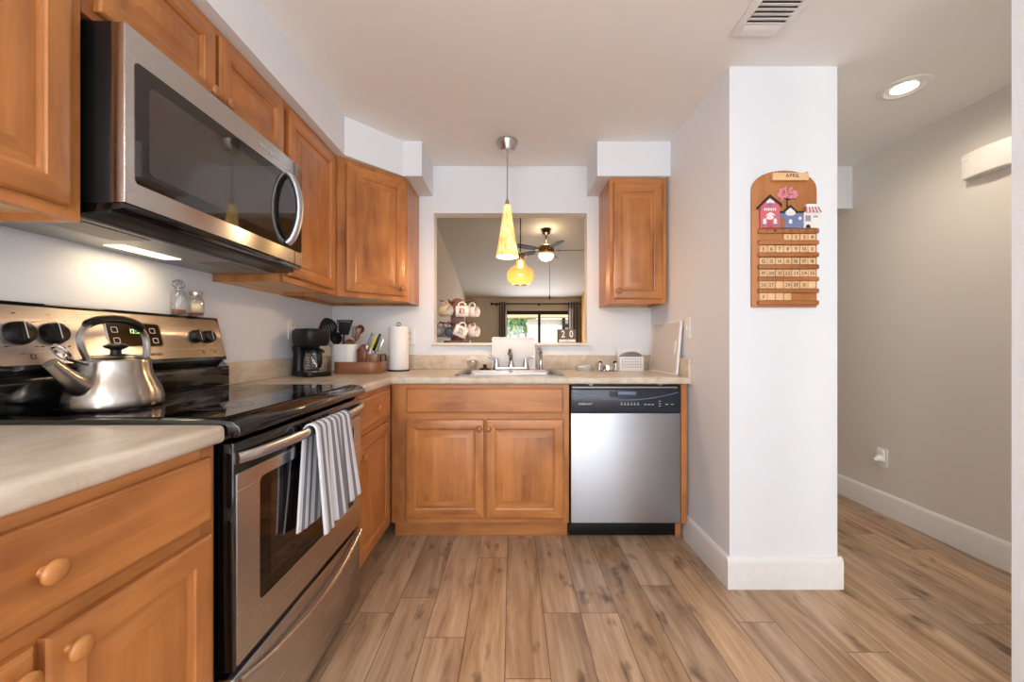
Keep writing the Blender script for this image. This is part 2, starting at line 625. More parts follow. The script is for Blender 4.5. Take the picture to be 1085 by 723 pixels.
    def build(self, name, mats, parent=None, bevel=0.0, seg=2, solid=0.0, sub=0, angle=40, recalc=True):
        if not isinstance(mats, (list, tuple)):
            mats = [mats]
        me = bpy.data.meshes.new(name)
        inv = root_matrix(parent).inverted() if parent else Matrix()
        if parent is None and self.v:
            # a thing in one mesh gets its origin at its base
            lo = [min(p[i] for p in self.v) for i in range(3)]
            hi = [max(p[i] for p in self.v) for i in range(3)]
            org = Vector(((lo[0] + hi[0]) / 2, (lo[1] + hi[1]) / 2, lo[2]))
            inv = Matrix.Translation(-org)
        bm = bmesh.new()
        vs = [bm.verts.new(inv @ p) for p in self.v]
        lay = bm.loops.layers.uv.new('cloth') if self.uv else None
        for q, mi in zip(self.f, self.mi):
            try:
                f = bm.faces.new([vs[i] for i in q])
            except ValueError:
                continue
            f.material_index = mi
            f.smooth = True
            if lay:
                for lp, i in zip(f.loops, q):
                    lp[lay].uv = self.uv.get(i, (0, 0))
        if recalc:
            bmesh.ops.recalc_face_normals(bm, faces=bm.faces)
        if bevel:
            es = [e for e in bm.edges if len(e.link_faces) == 2 and e.calc_face_angle(0) > 0.6]
            bmesh.ops.bevel(bm, geom=es, offset=bevel, offset_type='OFFSET', segments=seg, profile=0.5, affect='EDGES', clamp_overlap=True)
            for f in bm.faces:
                f.smooth = True
        lim = math.radians(angle)
        for e in bm.edges:
            if len(e.link_faces) == 2 and e.calc_face_angle(0) > lim:
                e.smooth = False
        bm.to_mesh(me)
        bm.free()
        for m in mats:
            me.materials.append(m)
        o = bpy.data.objects.new(name, me)
        COL.objects.link(o)
        if parent:
            o.parent = parent
        elif self.v:
            o.location = org
            ROOT[o.name] = Matrix.Translation(org)
        if solid:
            md = o.modifiers.new('thickness', 'SOLIDIFY')
            md.thickness = solid
            md.offset = 0
        if sub:
            md = o.modifiers.new('smooth', 'SUBSURF')
            md.levels = md.render_levels = sub
        return o


def tag(o, label=None, cat=None, group=None, kind=None):
    if label:
        o['label'] = label
    if cat:
        o['category'] = cat
    if group:
        o['group'] = group
    if kind:
        o['kind'] = kind
    return o


def thing(name, label, cat, loc=(0, 0, 0), rz=0.0, group=None):
    o = bpy.data.objects.new(name, None)
    o.empty_display_size = 0.05
    o.location = loc
    o.rotation_euler = (0, 0, rz)
    COL.objects.link(o)
    ROOT[o.name] = Matrix.Translation(Vector(loc)) @ Matrix.Rotation(rz, 4, 'Z')
    return tag(o, label, cat, group)


def structure(o):
    o['kind'] = 'structure'
    return o


def copy_tree(o, parent=None):
    c = o.copy()
    COL.objects.link(c)
    if parent:
        c.parent = parent
    for ch in list(o.children):
        copy_tree(ch, c)
    return c


def at(px, py, Y):
    return Vector(((px - CX) * Y / F, Y, H - (py - CY) * Y / F))


def rrect(a0, a1, b0, b1, r, n=5):
    P = []
    for (ca, cb, st) in ((a1 - r, b0 + r, -PI / 2), (a1 - r, b1 - r, 0), (a0 + r, b1 - r, PI / 2), (a0 + r, b0 + r, PI)):
        for i in range(n + 1):
            t = st + (PI / 2) * i / n
            P.append((ca + r * math.cos(t), cb + r * math.sin(t)))
    return P


# frames: u across, v up, w out of the face
FB = lambda y: Frame((0, y, 0), (1, 0, 0), (0, 0, 1), (0, -1, 0))      # faces the eye
FL = lambda x: Frame((x, 0, 0), (0, 1, 0), (0, 0, 1), (1, 0, 0))       # on the left run, faces right
FRT = lambda x: Frame((x, 0, 0), (0, 1, 0), (0, 0, 1), (-1, 0, 0))     # on a right wall, faces left

# ------------------------------------------------------------------ the room
PILY, PILX1 = 1.765, 1.466          # pillar front, pillar right edge
HALLX = 2.40
FARY, SLOPE = 10.9, 0.172
zc = lambda y: CEIL + SLOPE * (FARY - y)

m = MB(); m.box(-1.6, 2.7, -2.3, FARY + 0.1, -0.06, 0.0)
structure(m.build('floor', M['floor']))
m = MB(); m.box(-1.5, 2.6, -2.3, WB + 0.1, CEIL, CEIL + 0.06)
structure(m.build('ceiling', M['ceiling']))
m = MB(); m.box(WL - 0.1, WL, -2.3, WB, 0, CEIL)
structure(m.build('wall_left', M['white_wall']))

# back wall with the pass-through opening
OX0, OX1, OZ0, OZ1 = (460 - CX) * WB / F, (622 - CX) * WB / F, 1.083, at(0, 226, WB).z
m = MB()
ZT = zc(WB + 0.1) + 0.05
m.box(WL - 0.1, OX0, WB, WB + 0.1, 0, ZT)
m.box(OX1, PILX1, WB, WB + 0.1, 0, ZT)
m.box(OX0, OX1, WB, WB + 0.1, 0, OZ0)
m.box(OX0, OX1, WB, WB + 0.1, OZ1, ZT)
m.box(PILX1, HALLX + 0.1, WB, WB + 0.1, 2.05, ZT)
structure(m.build('wall_back', M['white_wall']))
# pillar wall on the right of the kitchen
m = MB(); m.box(WR, PILX1, PILY, WB, 0, CEIL)
structure(m.build('wall_pillar', M['white_wall']))
m = MB(); m.box(HALLX, HALLX + 0.1, -2.3, 5.1, 0, 3.9)
structure(m.build('wall_hall', M['hall_wall']))
m = MB(); m.box(1.32, 1.44, -2.3, 1.035, 0, CEIL)
structure(m.build('wall_right', M['white_wall']))
# unseen rear wall; kitchen and hall windows added to bring in daylight
m = MB()
m.box(WL - 0.1, -0.95, -2.3, -2.2, 0, CEIL)
m.box(1.35, 1.5, -2.3, -2.2, 0, CEIL)
m.box(2.34, HALLX + 0.1, -2.3, -2.2, 0, CEIL)
m.box(1.5, 2.34, -2.3, -2.2, 0, 0.3)
m.box(1.5, 2.34, -2.3, -2.2, 2.2, CEIL)
m.box(-0.95, 1.35, -2.3, -2.2, 0, 0.3)
m.box(-0.95, 1.35, -2.3, -2.2, 2.2, CEIL)
structure(m.build('wall_rear', M['white_wall']))
m = MB()
m.box(-0.95, -0.89, -2.28, -2.22, 0.3, 2.2); m.box(1.29, 1.35, -2.28, -2.22, 0.3, 2.2)
m.box(0.17, 0.23, -2.28, -2.22, 0.3, 2.2); m.box(-0.89, 1.29, -2.28, -2.22, 0.3, 0.36); m.box(-0.89, 1.29, -2.28, -2.22, 2.14, 2.2)
structure(m.build('added_window_1', M['trim']))  # frame of the added rear window, out of view

# soffits over the wall cabinets
SB = 2.135
m = MB()
m.prism([(WL, -2.2), (-0.92, -2.2), (-0.92, 2.15), (-0.674, 2.42), (-0.557, 2.42), (-0.557, WB), (WL, WB)], WORLD, SB, CEIL)
structure(m.build('soffit_left', M['white_wall']))
m = MB(); m.box(0.527, WR, 2.42, WB, SB, CEIL)
structure(m.build('soffit_right', M['white_wall']))

# baseboards
BBP = [(0, 0), (0.016, 0), (0.016, 0.120), (0.012, 0.132), (0.005, 0.140), (0, 0.141)]


def baseboard(name, fr, L0, L1):
    mm = MB()
    mm.prism(BBP, fr, L0, L1)
    return structure(mm.build(name, M['trim']))


baseboard('baseboard_pillar', Frame((0, PILY, 0), (0, -1, 0), (0, 0, 1), (1, 0, 0)), WR - 0.016, PILX1 + 0.016)
baseboard('baseboard_right', Frame((WR, 0, 0), (-1, 0, 0), (0, 0, 1), (0, 1, 0)), PILY, 2.20)
baseboard('baseboard_hall', Frame((HALLX, 0, 0), (-1, 0, 0), (0, 0, 1), (0, 1, 0)), 1.0, 4.9)
baseboard('baseboard_pillar_side', Frame((PILX1, 0, 0), (1, 0, 0), (0, 0, 1), (0, 1, 0)), PILY, 2.75)

# pass-through ledge
m = MB()
m.box(OX0 - 0.012, OX1 + 0.012, WB - 0.022, WB, 1.084, 1.104)
m.box(OX0, OX1, WB, WB + 0.1, 1.084, 1.104)
m.box(OX0 - 0.1, OX1 + 0.1, WB + 0.1, WB + 0.36, 1.084, 1.104)
structure(m.build('trim_1', M['sill'], bevel=0.003))

# living and dining room beyond
LRX = 1.90
m = MB(); m.box(WL - 0.1, WL, WB + 0.1, FARY, 0, 3.9)
structure(m.build('wall_living_left', M['living_wall']))
SX0, SX1, SZ1 = at(535, 0, FARY).x, at(608, 0, FARY).x, at(0, 329.5, FARY).z
m = MB()
m.box(WL - 0.1, SX0, FARY, FARY + 0.12, 0, 2.5)
m.box(SX1, HALLX + 0.1, FARY, FARY + 0.12, 0, 2.5)
m.box(SX0, SX1, FARY, FARY + 0.12, SZ1, 2.5)
structure(m.build('wall_living_far', M['living_wall']))
m = MB(); m.box(LRX, LRX + 0.1, 5.0, FARY, 0, 3.5); m.box(LRX + 0.1, HALLX, 5.0, 5.1, 0, 3.5)
structure(m.build('wall_living_right', M['lamp_glow_wall']))
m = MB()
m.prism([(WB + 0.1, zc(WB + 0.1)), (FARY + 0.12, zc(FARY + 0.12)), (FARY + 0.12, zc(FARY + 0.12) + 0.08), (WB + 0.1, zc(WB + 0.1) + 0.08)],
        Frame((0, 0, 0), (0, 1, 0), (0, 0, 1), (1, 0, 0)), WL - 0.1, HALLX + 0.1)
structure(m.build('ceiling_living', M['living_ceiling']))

# sliding patio door at the far end
d = thing('door_1', None, None, ((SX0 + SX1) / 2, FARY + 0.06, 0)); d['kind'] = 'structure'
m = MB()
m.box(SX0, SX0 + 0.06, FARY + 0.02, FARY + 0.1, 0, SZ1); m.box(SX1 - 0.06, SX1, FARY + 0.02, FARY + 0.1, 0, SZ1)
m.box(SX0 + 0.06, SX1 - 0.06, FARY + 0.02, FARY + 0.1, SZ1 - 0.10, SZ1); m.box(SX0 + 0.06, SX1 - 0.06, FARY + 0.02, FARY + 0.1, 0, 0.06)
mx = at(571.5, 0, FARY).x
m.box(mx - 0.035, mx + 0.035, FARY + 0.03, FARY + 0.09, 0.06, SZ1 - 0.10)
m.build('door_frame', M['bronze'], d)
for a, b in ((SX0 + 0.061, mx - 0.036), (mx + 0.036, SX1 - 0.061)):
    m = MB(); m.box(a, b, FARY + 0.055, FARY + 0.062, 0.061, SZ1 - 0.101)
    m.build('pane', M['window_glass'], d)

# outside
m = MB(); m.box(-8, 14, FARY + 0.12, 30, -0.12, -0.06)
structure(m.build('ground', M['patio_stone']))
bw = thing('neighbouring_wing', 'cream stucco wall and eave seen through the patio door', 'building', (3, 14, -0.06))
m = MB(); m.box(at(559, 0, 14).x, 4.5, 14.0, 14.3, -0.06, 1.95)
m.build('wall', M['stucco'], bw)
m = MB(); m.box(at(537, 0, 13).x - 1.0, 4.5, 13.75, 14.3, 2.0, 2.12)
m.build('eave', plain('tan_fascia', s(206, 180, 132), 0.7), bw)
m = MB(); m.box(at(596, 0, 13.9).x, at(599, 0, 13.9).x, 13.9, 14.0, -0.06, 2.0); m.box(at(596, 0, 13.9).x, at(604, 0, 13.9).x, 13.92, 14.0, 1.65, 1.78)
m.build('post', M['bronze'], bw)


def tree(px, Y, h, r, label):
    b = at(px, 0, Y)
    t = thing('garden_tree', label, 'tree', (b.x, Y, -0.06))
    mm = MB()
    mm.tube([(b.x, Y, -0.06), (b.x + 0.05, Y, h * 0.4), (b.x - 0.03, Y, h * 0.8), (b.x, Y, h)], [r, r * 0.85, r * 0.75, r * 0.5], 10)
    for k in range(4):
        a = random.uniform(0, 2 * PI)
        mm.tube([(b.x, Y, h * 0.75), (b.x + 0.7 * math.cos(a), Y + 0.7 * math.sin(a), h + 0.4)], [r * 0.5, r * 0.2], 6)
    mm.build('trunk', M['bark'], t)
    mm = MB()
    for k in range(420):
        a, e, q = random.uniform(0, 2 * PI), random.uniform(-1, 1), random.uniform(0.2, 0.7)
        c = Vector((b.x + q * math.cos(a), Y + q * math.sin(a), h + 0.3 + 0.8 * e))
        u = Vector((random.uniform(-1, 1), random.uniform(-1, 1), random.uniform(-1, 1))).normalized() * 0.14
        w = u.orthogonal().normalized() * 0.06
        mm.add([c - u, c + w, c + u, c - w], [(0, 1, 2, 3)])
    mm.build('crown', M['leaf'], t, recalc=False)
    return t


tree(549, 16.5, 2.0, 0.11, 'thick trunked tree seen through the left patio door pane')
tree(556.5, 21, 2.8, 0.09, 'thinner tree beside the cream wall outside the patio door')
tree(540.5, 24, 2.0, 0.10, 'leafy tree farthest left outside the patio door')
hd = thing('garden_hedge', 'low green hedge seen through the patio door', 'hedge', (0.3, 19, -0.06))
m = MB()
for k in range(900):
    c = Vector((random.uniform(-1.6, 1.6), random.uniform(18.5, 19.4), random.uniform(-0.05, 1.0)))
    u = Vector((random.uniform(-1, 1), random.uniform(-1, 1), random.uniform(-1, 1))).normalized() * 0.13
    w = u.orthogonal().normalized() * 0.06
    m.add([c - u, c + w, c + u, c - w], [(0, 1, 2, 3)])
m.build('foliage', M['leaf'], hd, recalc=False)

# curtains
rod = thing('curtain_rod', 'dark curtain rod across the top of the patio door', 'curtain rod', (0.7, FARY - 0.1, 2.1))
rz = at(0, 322.5, FARY).z
m = MB(); m.cyl((at(522, 0, FARY - 0.1).x, FARY - 0.1, rz), (at(619, 0, FARY - 0.1).x - 0.03, FARY - 0.1, rz), 0.02, n=10)
m.build('pole', M['bronze'], rod)
m = MB(); m.lathe([(0, -0.05), (0.035, -0.02), (0.035, 0.02), (0, 0.05)], (at(521, 0, FARY - 0.1).x, FARY - 0.1, rz), (1, 0, 0), 12)
m.build('finial', M['bronze'], rod)
for x in (at(571, 0, FARY - 0.1).x, at(526, 0, FARY - 0.1).x):
    m = MB(); m.cyl((x, FARY - 0.001, rz), (x, FARY - 0.1, rz), 0.012, n=8); m.cyl((x, FARY - 0.1, rz - 0.05), (x, FARY - 0.1, rz + 0.02), 0.03, n=10)
    m.build('bracket', M['bronze'], rod)


def curtain(x0, x1, nf, label):
    def fn(u, v):
        x = x0 + (x1 - x0) * u
        return (x, FARY - 0.11 + 0.055 * math.sin(u * nf * 2 * PI), 0.02 + (rz + 0.05 - 0.02) * v)
    mm = MB(); mm.sheet(fn, nf * 12, 6)
    o = mm.build('curtain', M['curtain'], solid=0.006)
    tag(o, label, 'curtain', 'curtains at the patio door')


curtain(at(529, 0, FARY).x, at(536.5, 0, FARY).x, 3, 'grey brown grommet curtain at the left of the patio door')
curtain(at(601.5, 0, FARY).x, at(612.5, 0, FARY).x, 4, 'grey brown grommet curtain at the right of the patio door')

# ceiling fan
FY = 6.75
fp = at(578.7, 262, FY)
fz = zc(FY)
t = thing('ceiling_fan', 'dark five blade ceiling fan with a lit frosted bowl, in the far room', 'ceiling fan', (fp.x, FY, at(0, 262, FY).z))
hz = at(0, 265, FY).z
m = MB(); m.lathe([(0, 0.02), (0.075, 0.02), (0.07, -0.05), (0.03, -0.085), (0, -0.085)], (fp.x, FY, fz - 0.02), n=20)
m.build('canopy', M['bronze'], t)
m = MB(); m.cyl((fp.x, FY, fz - 0.1), (fp.x, FY, hz + 0.08), 0.016, n=10)
m.build('downrod', M['bronze'], t)
m = MB(); m.lathe([(0, 0.10), (0.05, 0.10), (0.12, 0.06), (0.14, 0.0), (0.12, -0.05), (0.05, -0.07), (0, -0.07)], (fp.x, FY, hz), n=24)
m.build('motor_housing', plain('antique_brass', s(170, 140, 100), 0.3, 0.8), t)
m = MB(); m.lathe([(0.06, 0.0), (0.135, -0.01), (0.13, -0.05), (0.09, -0.095), (0.03, -0.115), (0, -0.118)], (fp.x, FY, hz - 0.075), n=24)
m.build('light_bowl', M['frosted'], t)
for k in range(5):
    a = math.radians(-2 + 72 * k)
    fr = Frame((fp.x, FY, hz - 0.01), (math.cos(a), math.sin(a), 0), (-math.sin(a), math.cos(a), 0.2), (0, 0, 1))
    m = MB(); m.prism([(0.2, -0.05), (0.3, -0.065), (0.62, -0.072), (0.66, -0.05), (0.66, 0.05), (0.62, 0.072), (0.3, 0.065), (0.2, 0.05)], fr, -0.004, 0.004)
    b = m.build('blade', M['blade'], t)
    m = MB(); m.prism([(0.1, -0.02), (0.24, -0.03), (0.24, 0.03), (0.1, 0.02)], fr, -0.012, -0.004)
    m.build('blade_iron', M['bronze'], b)
m = MB(); m.cyl((fp.x + 0.06, FY, hz - 0.07), (fp.x + 0.06, FY, at(0, 312, FY).z), 0.004, n=6); m.lathe([(0, 0), (0.014, 0.02), (0.008, 0.09), (0, 0.09)], (fp.x + 0.06, FY, at(0, 318, FY).z), n=8)
m.build('pull_chain', M['bronze'], t)
lamp('fan_bulb', 'POINT', (fp.x, FY, hz - 0.26), 8, WARM, 0.1)
lamp('fan_uplight', 'POINT', (fp.x, FY - 0.06, hz + 0.15), 7, WARM, 0.03)

# dining pendant of amber glass
PY = 3.9
pp = at(551.5, 287, PY)
t = thing('gourd_pendant_lamp', 'gourd shaped clear amber glass pendant lit beyond the pass-through', 'pendant lamp', (pp.x, PY, at(0, 302, PY).z))
zt, zb = at(0, 269, PY).z, at(0, 302, PY).z
hh = zt - zb
m = MB(); m.lathe([(0.058, 1.0 * hh), (0.052, .95 * hh), (0.043, .86 * hh), (0.041, .78 * hh), (0.046, .69 * hh), (0.064, .60 * hh), (0.098, .52 * hh), (0.124, .43 * hh), (0.134, .32 * hh), (0.130, .20 * hh), (0.112, .09 * hh), (0.085, .02 * hh), (0.07, 0)], (pp.x, PY, zb), n=32)
m.build('glass_shade', M['amber_glass'], t, solid=0.003)
m = MB(); m.cyl((pp.x, PY, zt), (pp.x, PY, zc(PY) - 0.02), 0.005, n=8)
m.build('cord', M['black'], t)
m = MB(); m.lathe([(0, 0), (0.02, 0), (0.022, 0.05), (0.01, 0.07), (0, 0.07)], (pp.x, PY, zt - 0.06), n=14)
m.build('socket', M['bronze'], t)
m = MB(); m.lathe([(0, 0.055), (0.012, 0.05), (0.016, 0.03), (0.026, 0.0), (0.022, -0.02), (0, -0.032)], (pp.x, PY, zt - 0.115), n=14)
m.build('bulb', M['bulb'], t)
m = MB(); m.lathe([(0, 0), (0.06, 0), (0.05, -0.03), (0, -0.03)], (pp.x, PY, zc(PY) - 0.008), n=16)
m.build('canopy', M['bronze'], t)
lamp('gourd_pendant_bulb', 'POINT', (pp.x, PY, zb + 0.045), 7, WARM, 0.02)

# ------------------------------------------------------------------ cabinets
DOOR = [(0, 0), (0, 0.012), (0.004, 0.0165), (0.010, 0.0185), (0.048, 0.0185), (0.051, 0.0155), (0.057, 0.0135), (0.059, 0.0070), (0.066, 0.0070), (0.096, 0.0165), (0.098, 0.0168)]
DRAW = [(0, 0), (0, 0.011), (0.004, 0.0145), (0.006, 0.0145), (0.009, 0.0185)]
KNOB = [(0, 0), (0.0085, 0), (0.0065, 0.003), (0.006, 0.009), (0.012, 0.0125), (0.0165, 0.0155), (0.0172, 0.019), (0.0145, 0.0235), (0.008, 0.026), (0, 0.0265)]


def door(par, fr, u0, u1, v0, v1, knob=None, hz='wood_x', name='door'):
    mm = MB(); mm.rings(fr, u0, u1, v0, v1, [(i, h + 0.001) for i, h in DOOR], 0, 1, 0)
    d = mm.build(name, [M['wood_v'], M[hz]], par, angle=25)
    if knob:
        mm = MB(); mm.lathe(KNOB, fr(knob[0], knob[1], 0.0188), fr.w, 18)
        mm.build('knob', M['knob_wood'], d)
    return d


def drawer(par, fr, u0, u1, v0, v1, knob=True, hz='wood_x', name='drawer'):
    mm = MB(); mm.rings(fr, u0, u1, v0, v1, [(i, h + 0.001) for i, h in DRAW], 0, 0, 0)
    d = mm.build(name, [M[hz]], par, angle=25)
    if knob:
        mm = MB(); mm.lathe(KNOB, fr((u0 + u1) / 2, (v0 + v1) / 2, 0.0188), fr.w, 18)
        mm.build('knob', M['knob_wood'], d)
    return d


CT, CB = 0.917, 0.877     # counter top and underside
XF = -0.672               # face frames of the left base run
YF = 2.172                # face frames of the back base run
DT, DBt, DD1, DD0 = 0.853, 0.716, 0.685, 0.135


def base_body(par, fr, u0, u1, depth, toe=0.07, hz='wood_x', mids=(), wide=0.0):
    mm = MB()
    t = 0.018
    mm.obox(fr, u0, u0 + t, 0.105, CB - 0.001, -depth, -0.019, 0)
    mm.obox(fr, u1 - t, u1, 0.105, CB - 0.001, -depth, -0.019, 0)
    mm.obox(fr, u0 + t, u1 - t, 0.105, 0.12, -depth, -0.019, 1)
    mm.obox(fr, u0 + t, u1 - t, 0.12, CB - 0.001, -depth, -depth + 0.008, 1)
    f = mm.build('body', [M['wood_v'], M[hz]], par)
    mm = MB()
    st = 0.038
    mm.obox(fr, u0, u0 + st + wide, 0.105, CB - 0.001, -0.019, 0, 0)
    mm.obox(fr, u1 - st, u1, 0.105, CB - 0.001, -0.019, 0, 0)
    for (a, b) in [(0.105, 0.145), (0.672, 0.725), (0.84, CB - 0.001)]:
        mm.obox(fr, u0 + st + wide, u1 - st, a, b, -0.019, 0, 1)
    for c in mids:
        mm.obox(fr, c - 0.025, c + 0.025, 0.145, 0.672, -0.019, 0, 0)
    mm.build('face_frame', [M['wood_v'], M[hz]], par, bevel=0.0008, seg=1)
    mm = MB(); mm.obox(fr, u0, u1, 0.001, 0.104, -toe - 0.015, -toe, 0)
    mm.build('toe_kick', M[hz], par)
    return f


R0, R1 = 0.89, 1.65       # the range stands between these depths
# near cabinet on the left
fr = FL(XF)
t = thing('base_cabinet', 'maple base cabinet nearest the eye at left, with two doors under one wide drawer', 'cabinet', (-0.97, 0.54, 0), group='base cabinets')
base_body(t, fr, 0.21, R0 - 0.008, 0.57, hz='wood_y', mids=(0.546,))
drawer(t, fr, 0.232, 0.858, DBt, DT, hz='wood_y')
door(t, fr, 0.553, 0.858, DD0, DD1, (0.579, 0.652), 'wood_y')
door(t, fr, 0.232, 0.539, DD0, DD1, (0.513, 0.652), 'wood_y')
# narrow cabinet between the range and the corner
t = thing('base_cabinet', 'narrow maple base cabinet between the range and the sink corner', 'cabinet', (-0.97, 1.9, 0), group='base cabinets')
base_body(t, fr, R1 + 0.006, YF - 0.003, 0.57, hz='wood_y')
drawer(t, fr, R1 + 0.022, 2.105, DBt, DT, hz='wood_y')
door(t, fr, R1 + 0.022, 2.105, DD0, DD1, (R1 + 0.050, 0.60), 'wood_y')
# sink cabinet
fr = FB(YF)
sx = lambda px, Y=2.152: (px - CX) * Y / F
t = thing('sink_cabinet', 'maple sink cabinet with two raised panel doors under a blank drawer front', 'cabinet', (-0.15, 2.45, 0), group='base cabinets')
SK0, SK1 = XF + 0.003, sx(603, YF)
base_body(t, fr, SK0, SK1, 0.57, wide=0.062, mids=((sx(513) + sx(514.5)) / 2,))
drawer(t, fr, sx(430), sx(597), DBt, DT, knob=False, name='drawer_front')
door(t, fr, sx(429.5), sx(513), DD0, DD1 - 0.005, (sx(508), 0.632))
door(t, fr, sx(514.7), sx(597.5), DD0, DD1 - 0.005, (sx(517.5), 0.632))
# end panel at the right of the dishwasher
m = MB(); m.box(sx(721.8), WR - 0.018, YF - 0.02, 2.755, 0.11, CB - 0.001); m.box(sx(721.8), WR - 0.018, YF + 0.06, 2.755, 0.001, 0.11)
tag(m.build('cabinet_end_panel', M['wood_v'], bevel=0.001, seg=1), 'upright maple end panel between dishwasher and right wall', 'panel')


def upper_body(par, fr, u0, u1, v0, v1, depth, hz, mids=(), st=0.038):
    mm = MB()
    t = 0.016
    mm.obox(fr, u0, u0 + t, v0, v1, -depth, -0.019, 0)
    mm.obox(fr, u1 - t, u1, v0, v1, -depth, -0.019, 0)
    mm.obox(fr, u0 + t, u1 - t, v1 - 0.016, v1, -depth, -0.019, 0)
    mm.obox(fr, u0 + t, u1 - t, v0 + 0.018, v0 + 0.03, -depth, -0.019, 2)
    mm.obox(fr, u0 + t, u1 - t, v0 + 0.002, v0 + 0.018, -depth, -depth + 0.02, 2)
    mm.obox(fr, u0 + t, u1 - t, v0 + 0.03, v1 - 0.016, -depth, -depth + 0.006, 2)
    mm.build('body', [M['wood_v'], M[hz], M['wood_pale']], par)
    mm = MB()
    mm.obox(fr, u0, u0 + st, v0, v1, -0.019, 0, 0)
    mm.obox(fr, u1 - st, u1, v0, v1, -0.019, 0, 0)
    mm.obox(fr, u0 + st, u1 - st, v0, v0 + 0.042, -0.019, 0, 1)
    mm.obox(fr, u0 + st, u1 - st, v1 - 0.042, v1, -0.019, 0, 1)
    for c in mids:
        mm.obox(fr, c - 0.02, c + 0.02, v0 + 0.042, v1 - 0.042, -0.019, 0, 0)
    mm.build('face_frame', [M['wood_v'], M[hz]], par, bevel=0.0008, seg=1)


UB, UT = 1.362, 2.133
XU = -0.965
fr = FL(XU)
DU = -WL + XU - 0.002
t = thing('wall_cabinet', 'maple wall cabinet at the far left edge, nearer than the microwave', 'cabinet', (-1.1, 0.5, UB), group='wall cabinets')
upper_body(t, fr, 0.10, R0 - 0.014, UB + 0.01, UT, DU, 'wood_y', (0.49,))
door(t, fr, 0.497, R0 - 0.044, UB + 0.036, UT - 0.03, (0.525, UB + 0.09), 'wood_y')
door(t, fr, 0.125, 0.483, UB + 0.036, UT - 0.03, (0.455, UB + 0.09), 'wood_y')
t = thing('wall_cabinet', 'short maple wall cabinet with two doors directly above the microwave', 'cabinet', (-1.1, 1.27, 1.85), group='wall cabinets')
upper_body(t, fr, R0 - 0.012, R1 - 0.002, 1.846, UT, DU, 'wood_y', (1.264,))
door(t, fr, R0 + 0.012, 1.256, 1.866, UT - 0.03, (1.232, 1.895), 'wood_y')
door(t, fr, 1.272, R1 - 0.022, 1.866, UT - 0.03, (1.296, 1.895), 'wood_y')
t = thing('wall_cabinet', 'tall single door maple wall cabinet just right of the microwave', 'cabinet', (-1.1, 1.9, UB), group='wall cabinets')
upper_body(t, fr, R1 + 0.001, 2.147, UB, UT, DU, 'wood_y')
door(t, fr, R1 + 0.02, 2.105, UB + 0.028, UT - 0.03, (R1 + 0.048, UB + 0.085), 'wood_y')
# diagonal corner cabinet
A, B = Vector((-0.962, 2.152)), Vector((-0.655, 2.455))
dirn = (B - A).normalized()
t = thing('corner_wall_cabinet', 'maple corner wall cabinet set at an angle above the coffee maker', 'cabinet', (-1.0, 2.5, UB), group='wall cabinets')
m = MB()
e = 0.002
poly = [(A.x, A.y), (B.x, B.y), (B.x, WB - e), (WL + e, WB - e), (WL + e, A.y)]
inner = [(A.x - 0.012, A.y + 0.022), (B.x - 0.022, B.y + 0.010), (B.x - 0.016, WB - 0.02), (WL + 0.02, WB - 0.02), (WL + 0.02, A.y + 0.016)]
m.ringprism(poly, inner, WORLD, UB, UT - 0.001, 0)
m.prism(inner, WORLD, UB + 0.02, UB + 0.032, 1)
m.prism(inner, WORLD, UT - 0.02, UT - 0.002, 1)
m.build('body', [M['wood_v'], M['wood_pale']], t)
fr = Frame((A.x, A.y, 0), (dirn.x, dirn.y, 0), (0, 0, 1), (dirn.y, -dirn.x, 0))
LD = (B - A).length
door(t, fr, 0.045, LD - 0.022, UB + 0.028, UT - 0.03, (LD - 0.048, UB + 0.075))
# right wall cabinet
t = thing('wall_cabinet', 'single door maple wall cabinet at right of the pass-through', 'cabinet', (0.79, 2.6, 1.35), group='wall cabinets')
fr = FB(2.455)
upper_body(t, fr, 0.612, WR - 0.012, 1.35, UT, 0.302, 'wood_x')
door(t, fr, 0.634, WR - 0.038, 1.378, UT - 0.03, (0.662, 1.425))

# ------------------------------------------------------------------ worktops
XC, YC = -0.650, 2.130
NR = 0.019


def nose(n=7):
    """rounded front edge, local (out, up), flat back at out = 0"""
    zc_ = (CT + CB) / 2
    return [(0, CT)] + [(0.012 * math.cos(a) , zc_ + 0.02 * math.sin(a)) for a in [PI / 2 - PI * i / n for i in range(n + 1)]] + [(0, CB)]


def nose_poly():
    P = []
    r = 0.012
    for i in range(5):
        a = PI / 2 - (PI / 2) * i / 4
        P.append((-r + r * math.cos(a), CT - r + r * math.sin(a)))
    for i in range(5):
        a = -(PI / 2) * i / 4
        P.append((-r + r * math.cos(a), CB + r + r * math.sin(a)))
    return [(-0.03, CT)] + P + [(-0.03, CB)]


t = thing('worktop', 'short beige stone-look worktop left of the range, nearest the eye', 'worktop', (-0.95, 0.5, CB), group='worktops')
m = MB()
m.box(WL + 0.001, XC - 0.03, 0.2, R0 - 0.005, CB, CT)
m.prism(nose_poly(), Frame((XC, 0, 0), (1, 0, 0), (0, 0, 1), (0, 1, 0)), 0.2, R0 - 0.005)
m.build('slab', M['counter'], t)
m = MB(); m.box(WL + 0.001, WL + 0.020, 0.2, R0 - 0.005, CT + 0.0005, CT + 0.1)
m.build('backsplash', M['counter'], t, bevel=0.003)
t = thing('worktop', 'L-shaped beige stone-look worktop around the sink and corner', 'worktop', (-0.1, 2.45, CB), group='worktops')
KX0, KX1, KY0, KY1 = -0.300, 0.272, 2.222, 2.590     # sink cut-out
m = MB()
m.box(WL + 0.001, XC - 0.03, R1 + 0.005, WB - 0.001, CB, CT)
yb = YC + 0.03
m.box(XC - 0.03, KX0, yb, WB - 0.001, CB, CT)
m.box(KX1, WR - 0.021, yb, WB - 0.001, CB, CT)
m.box(KX0, KX1, yb, KY0, CB, CT)
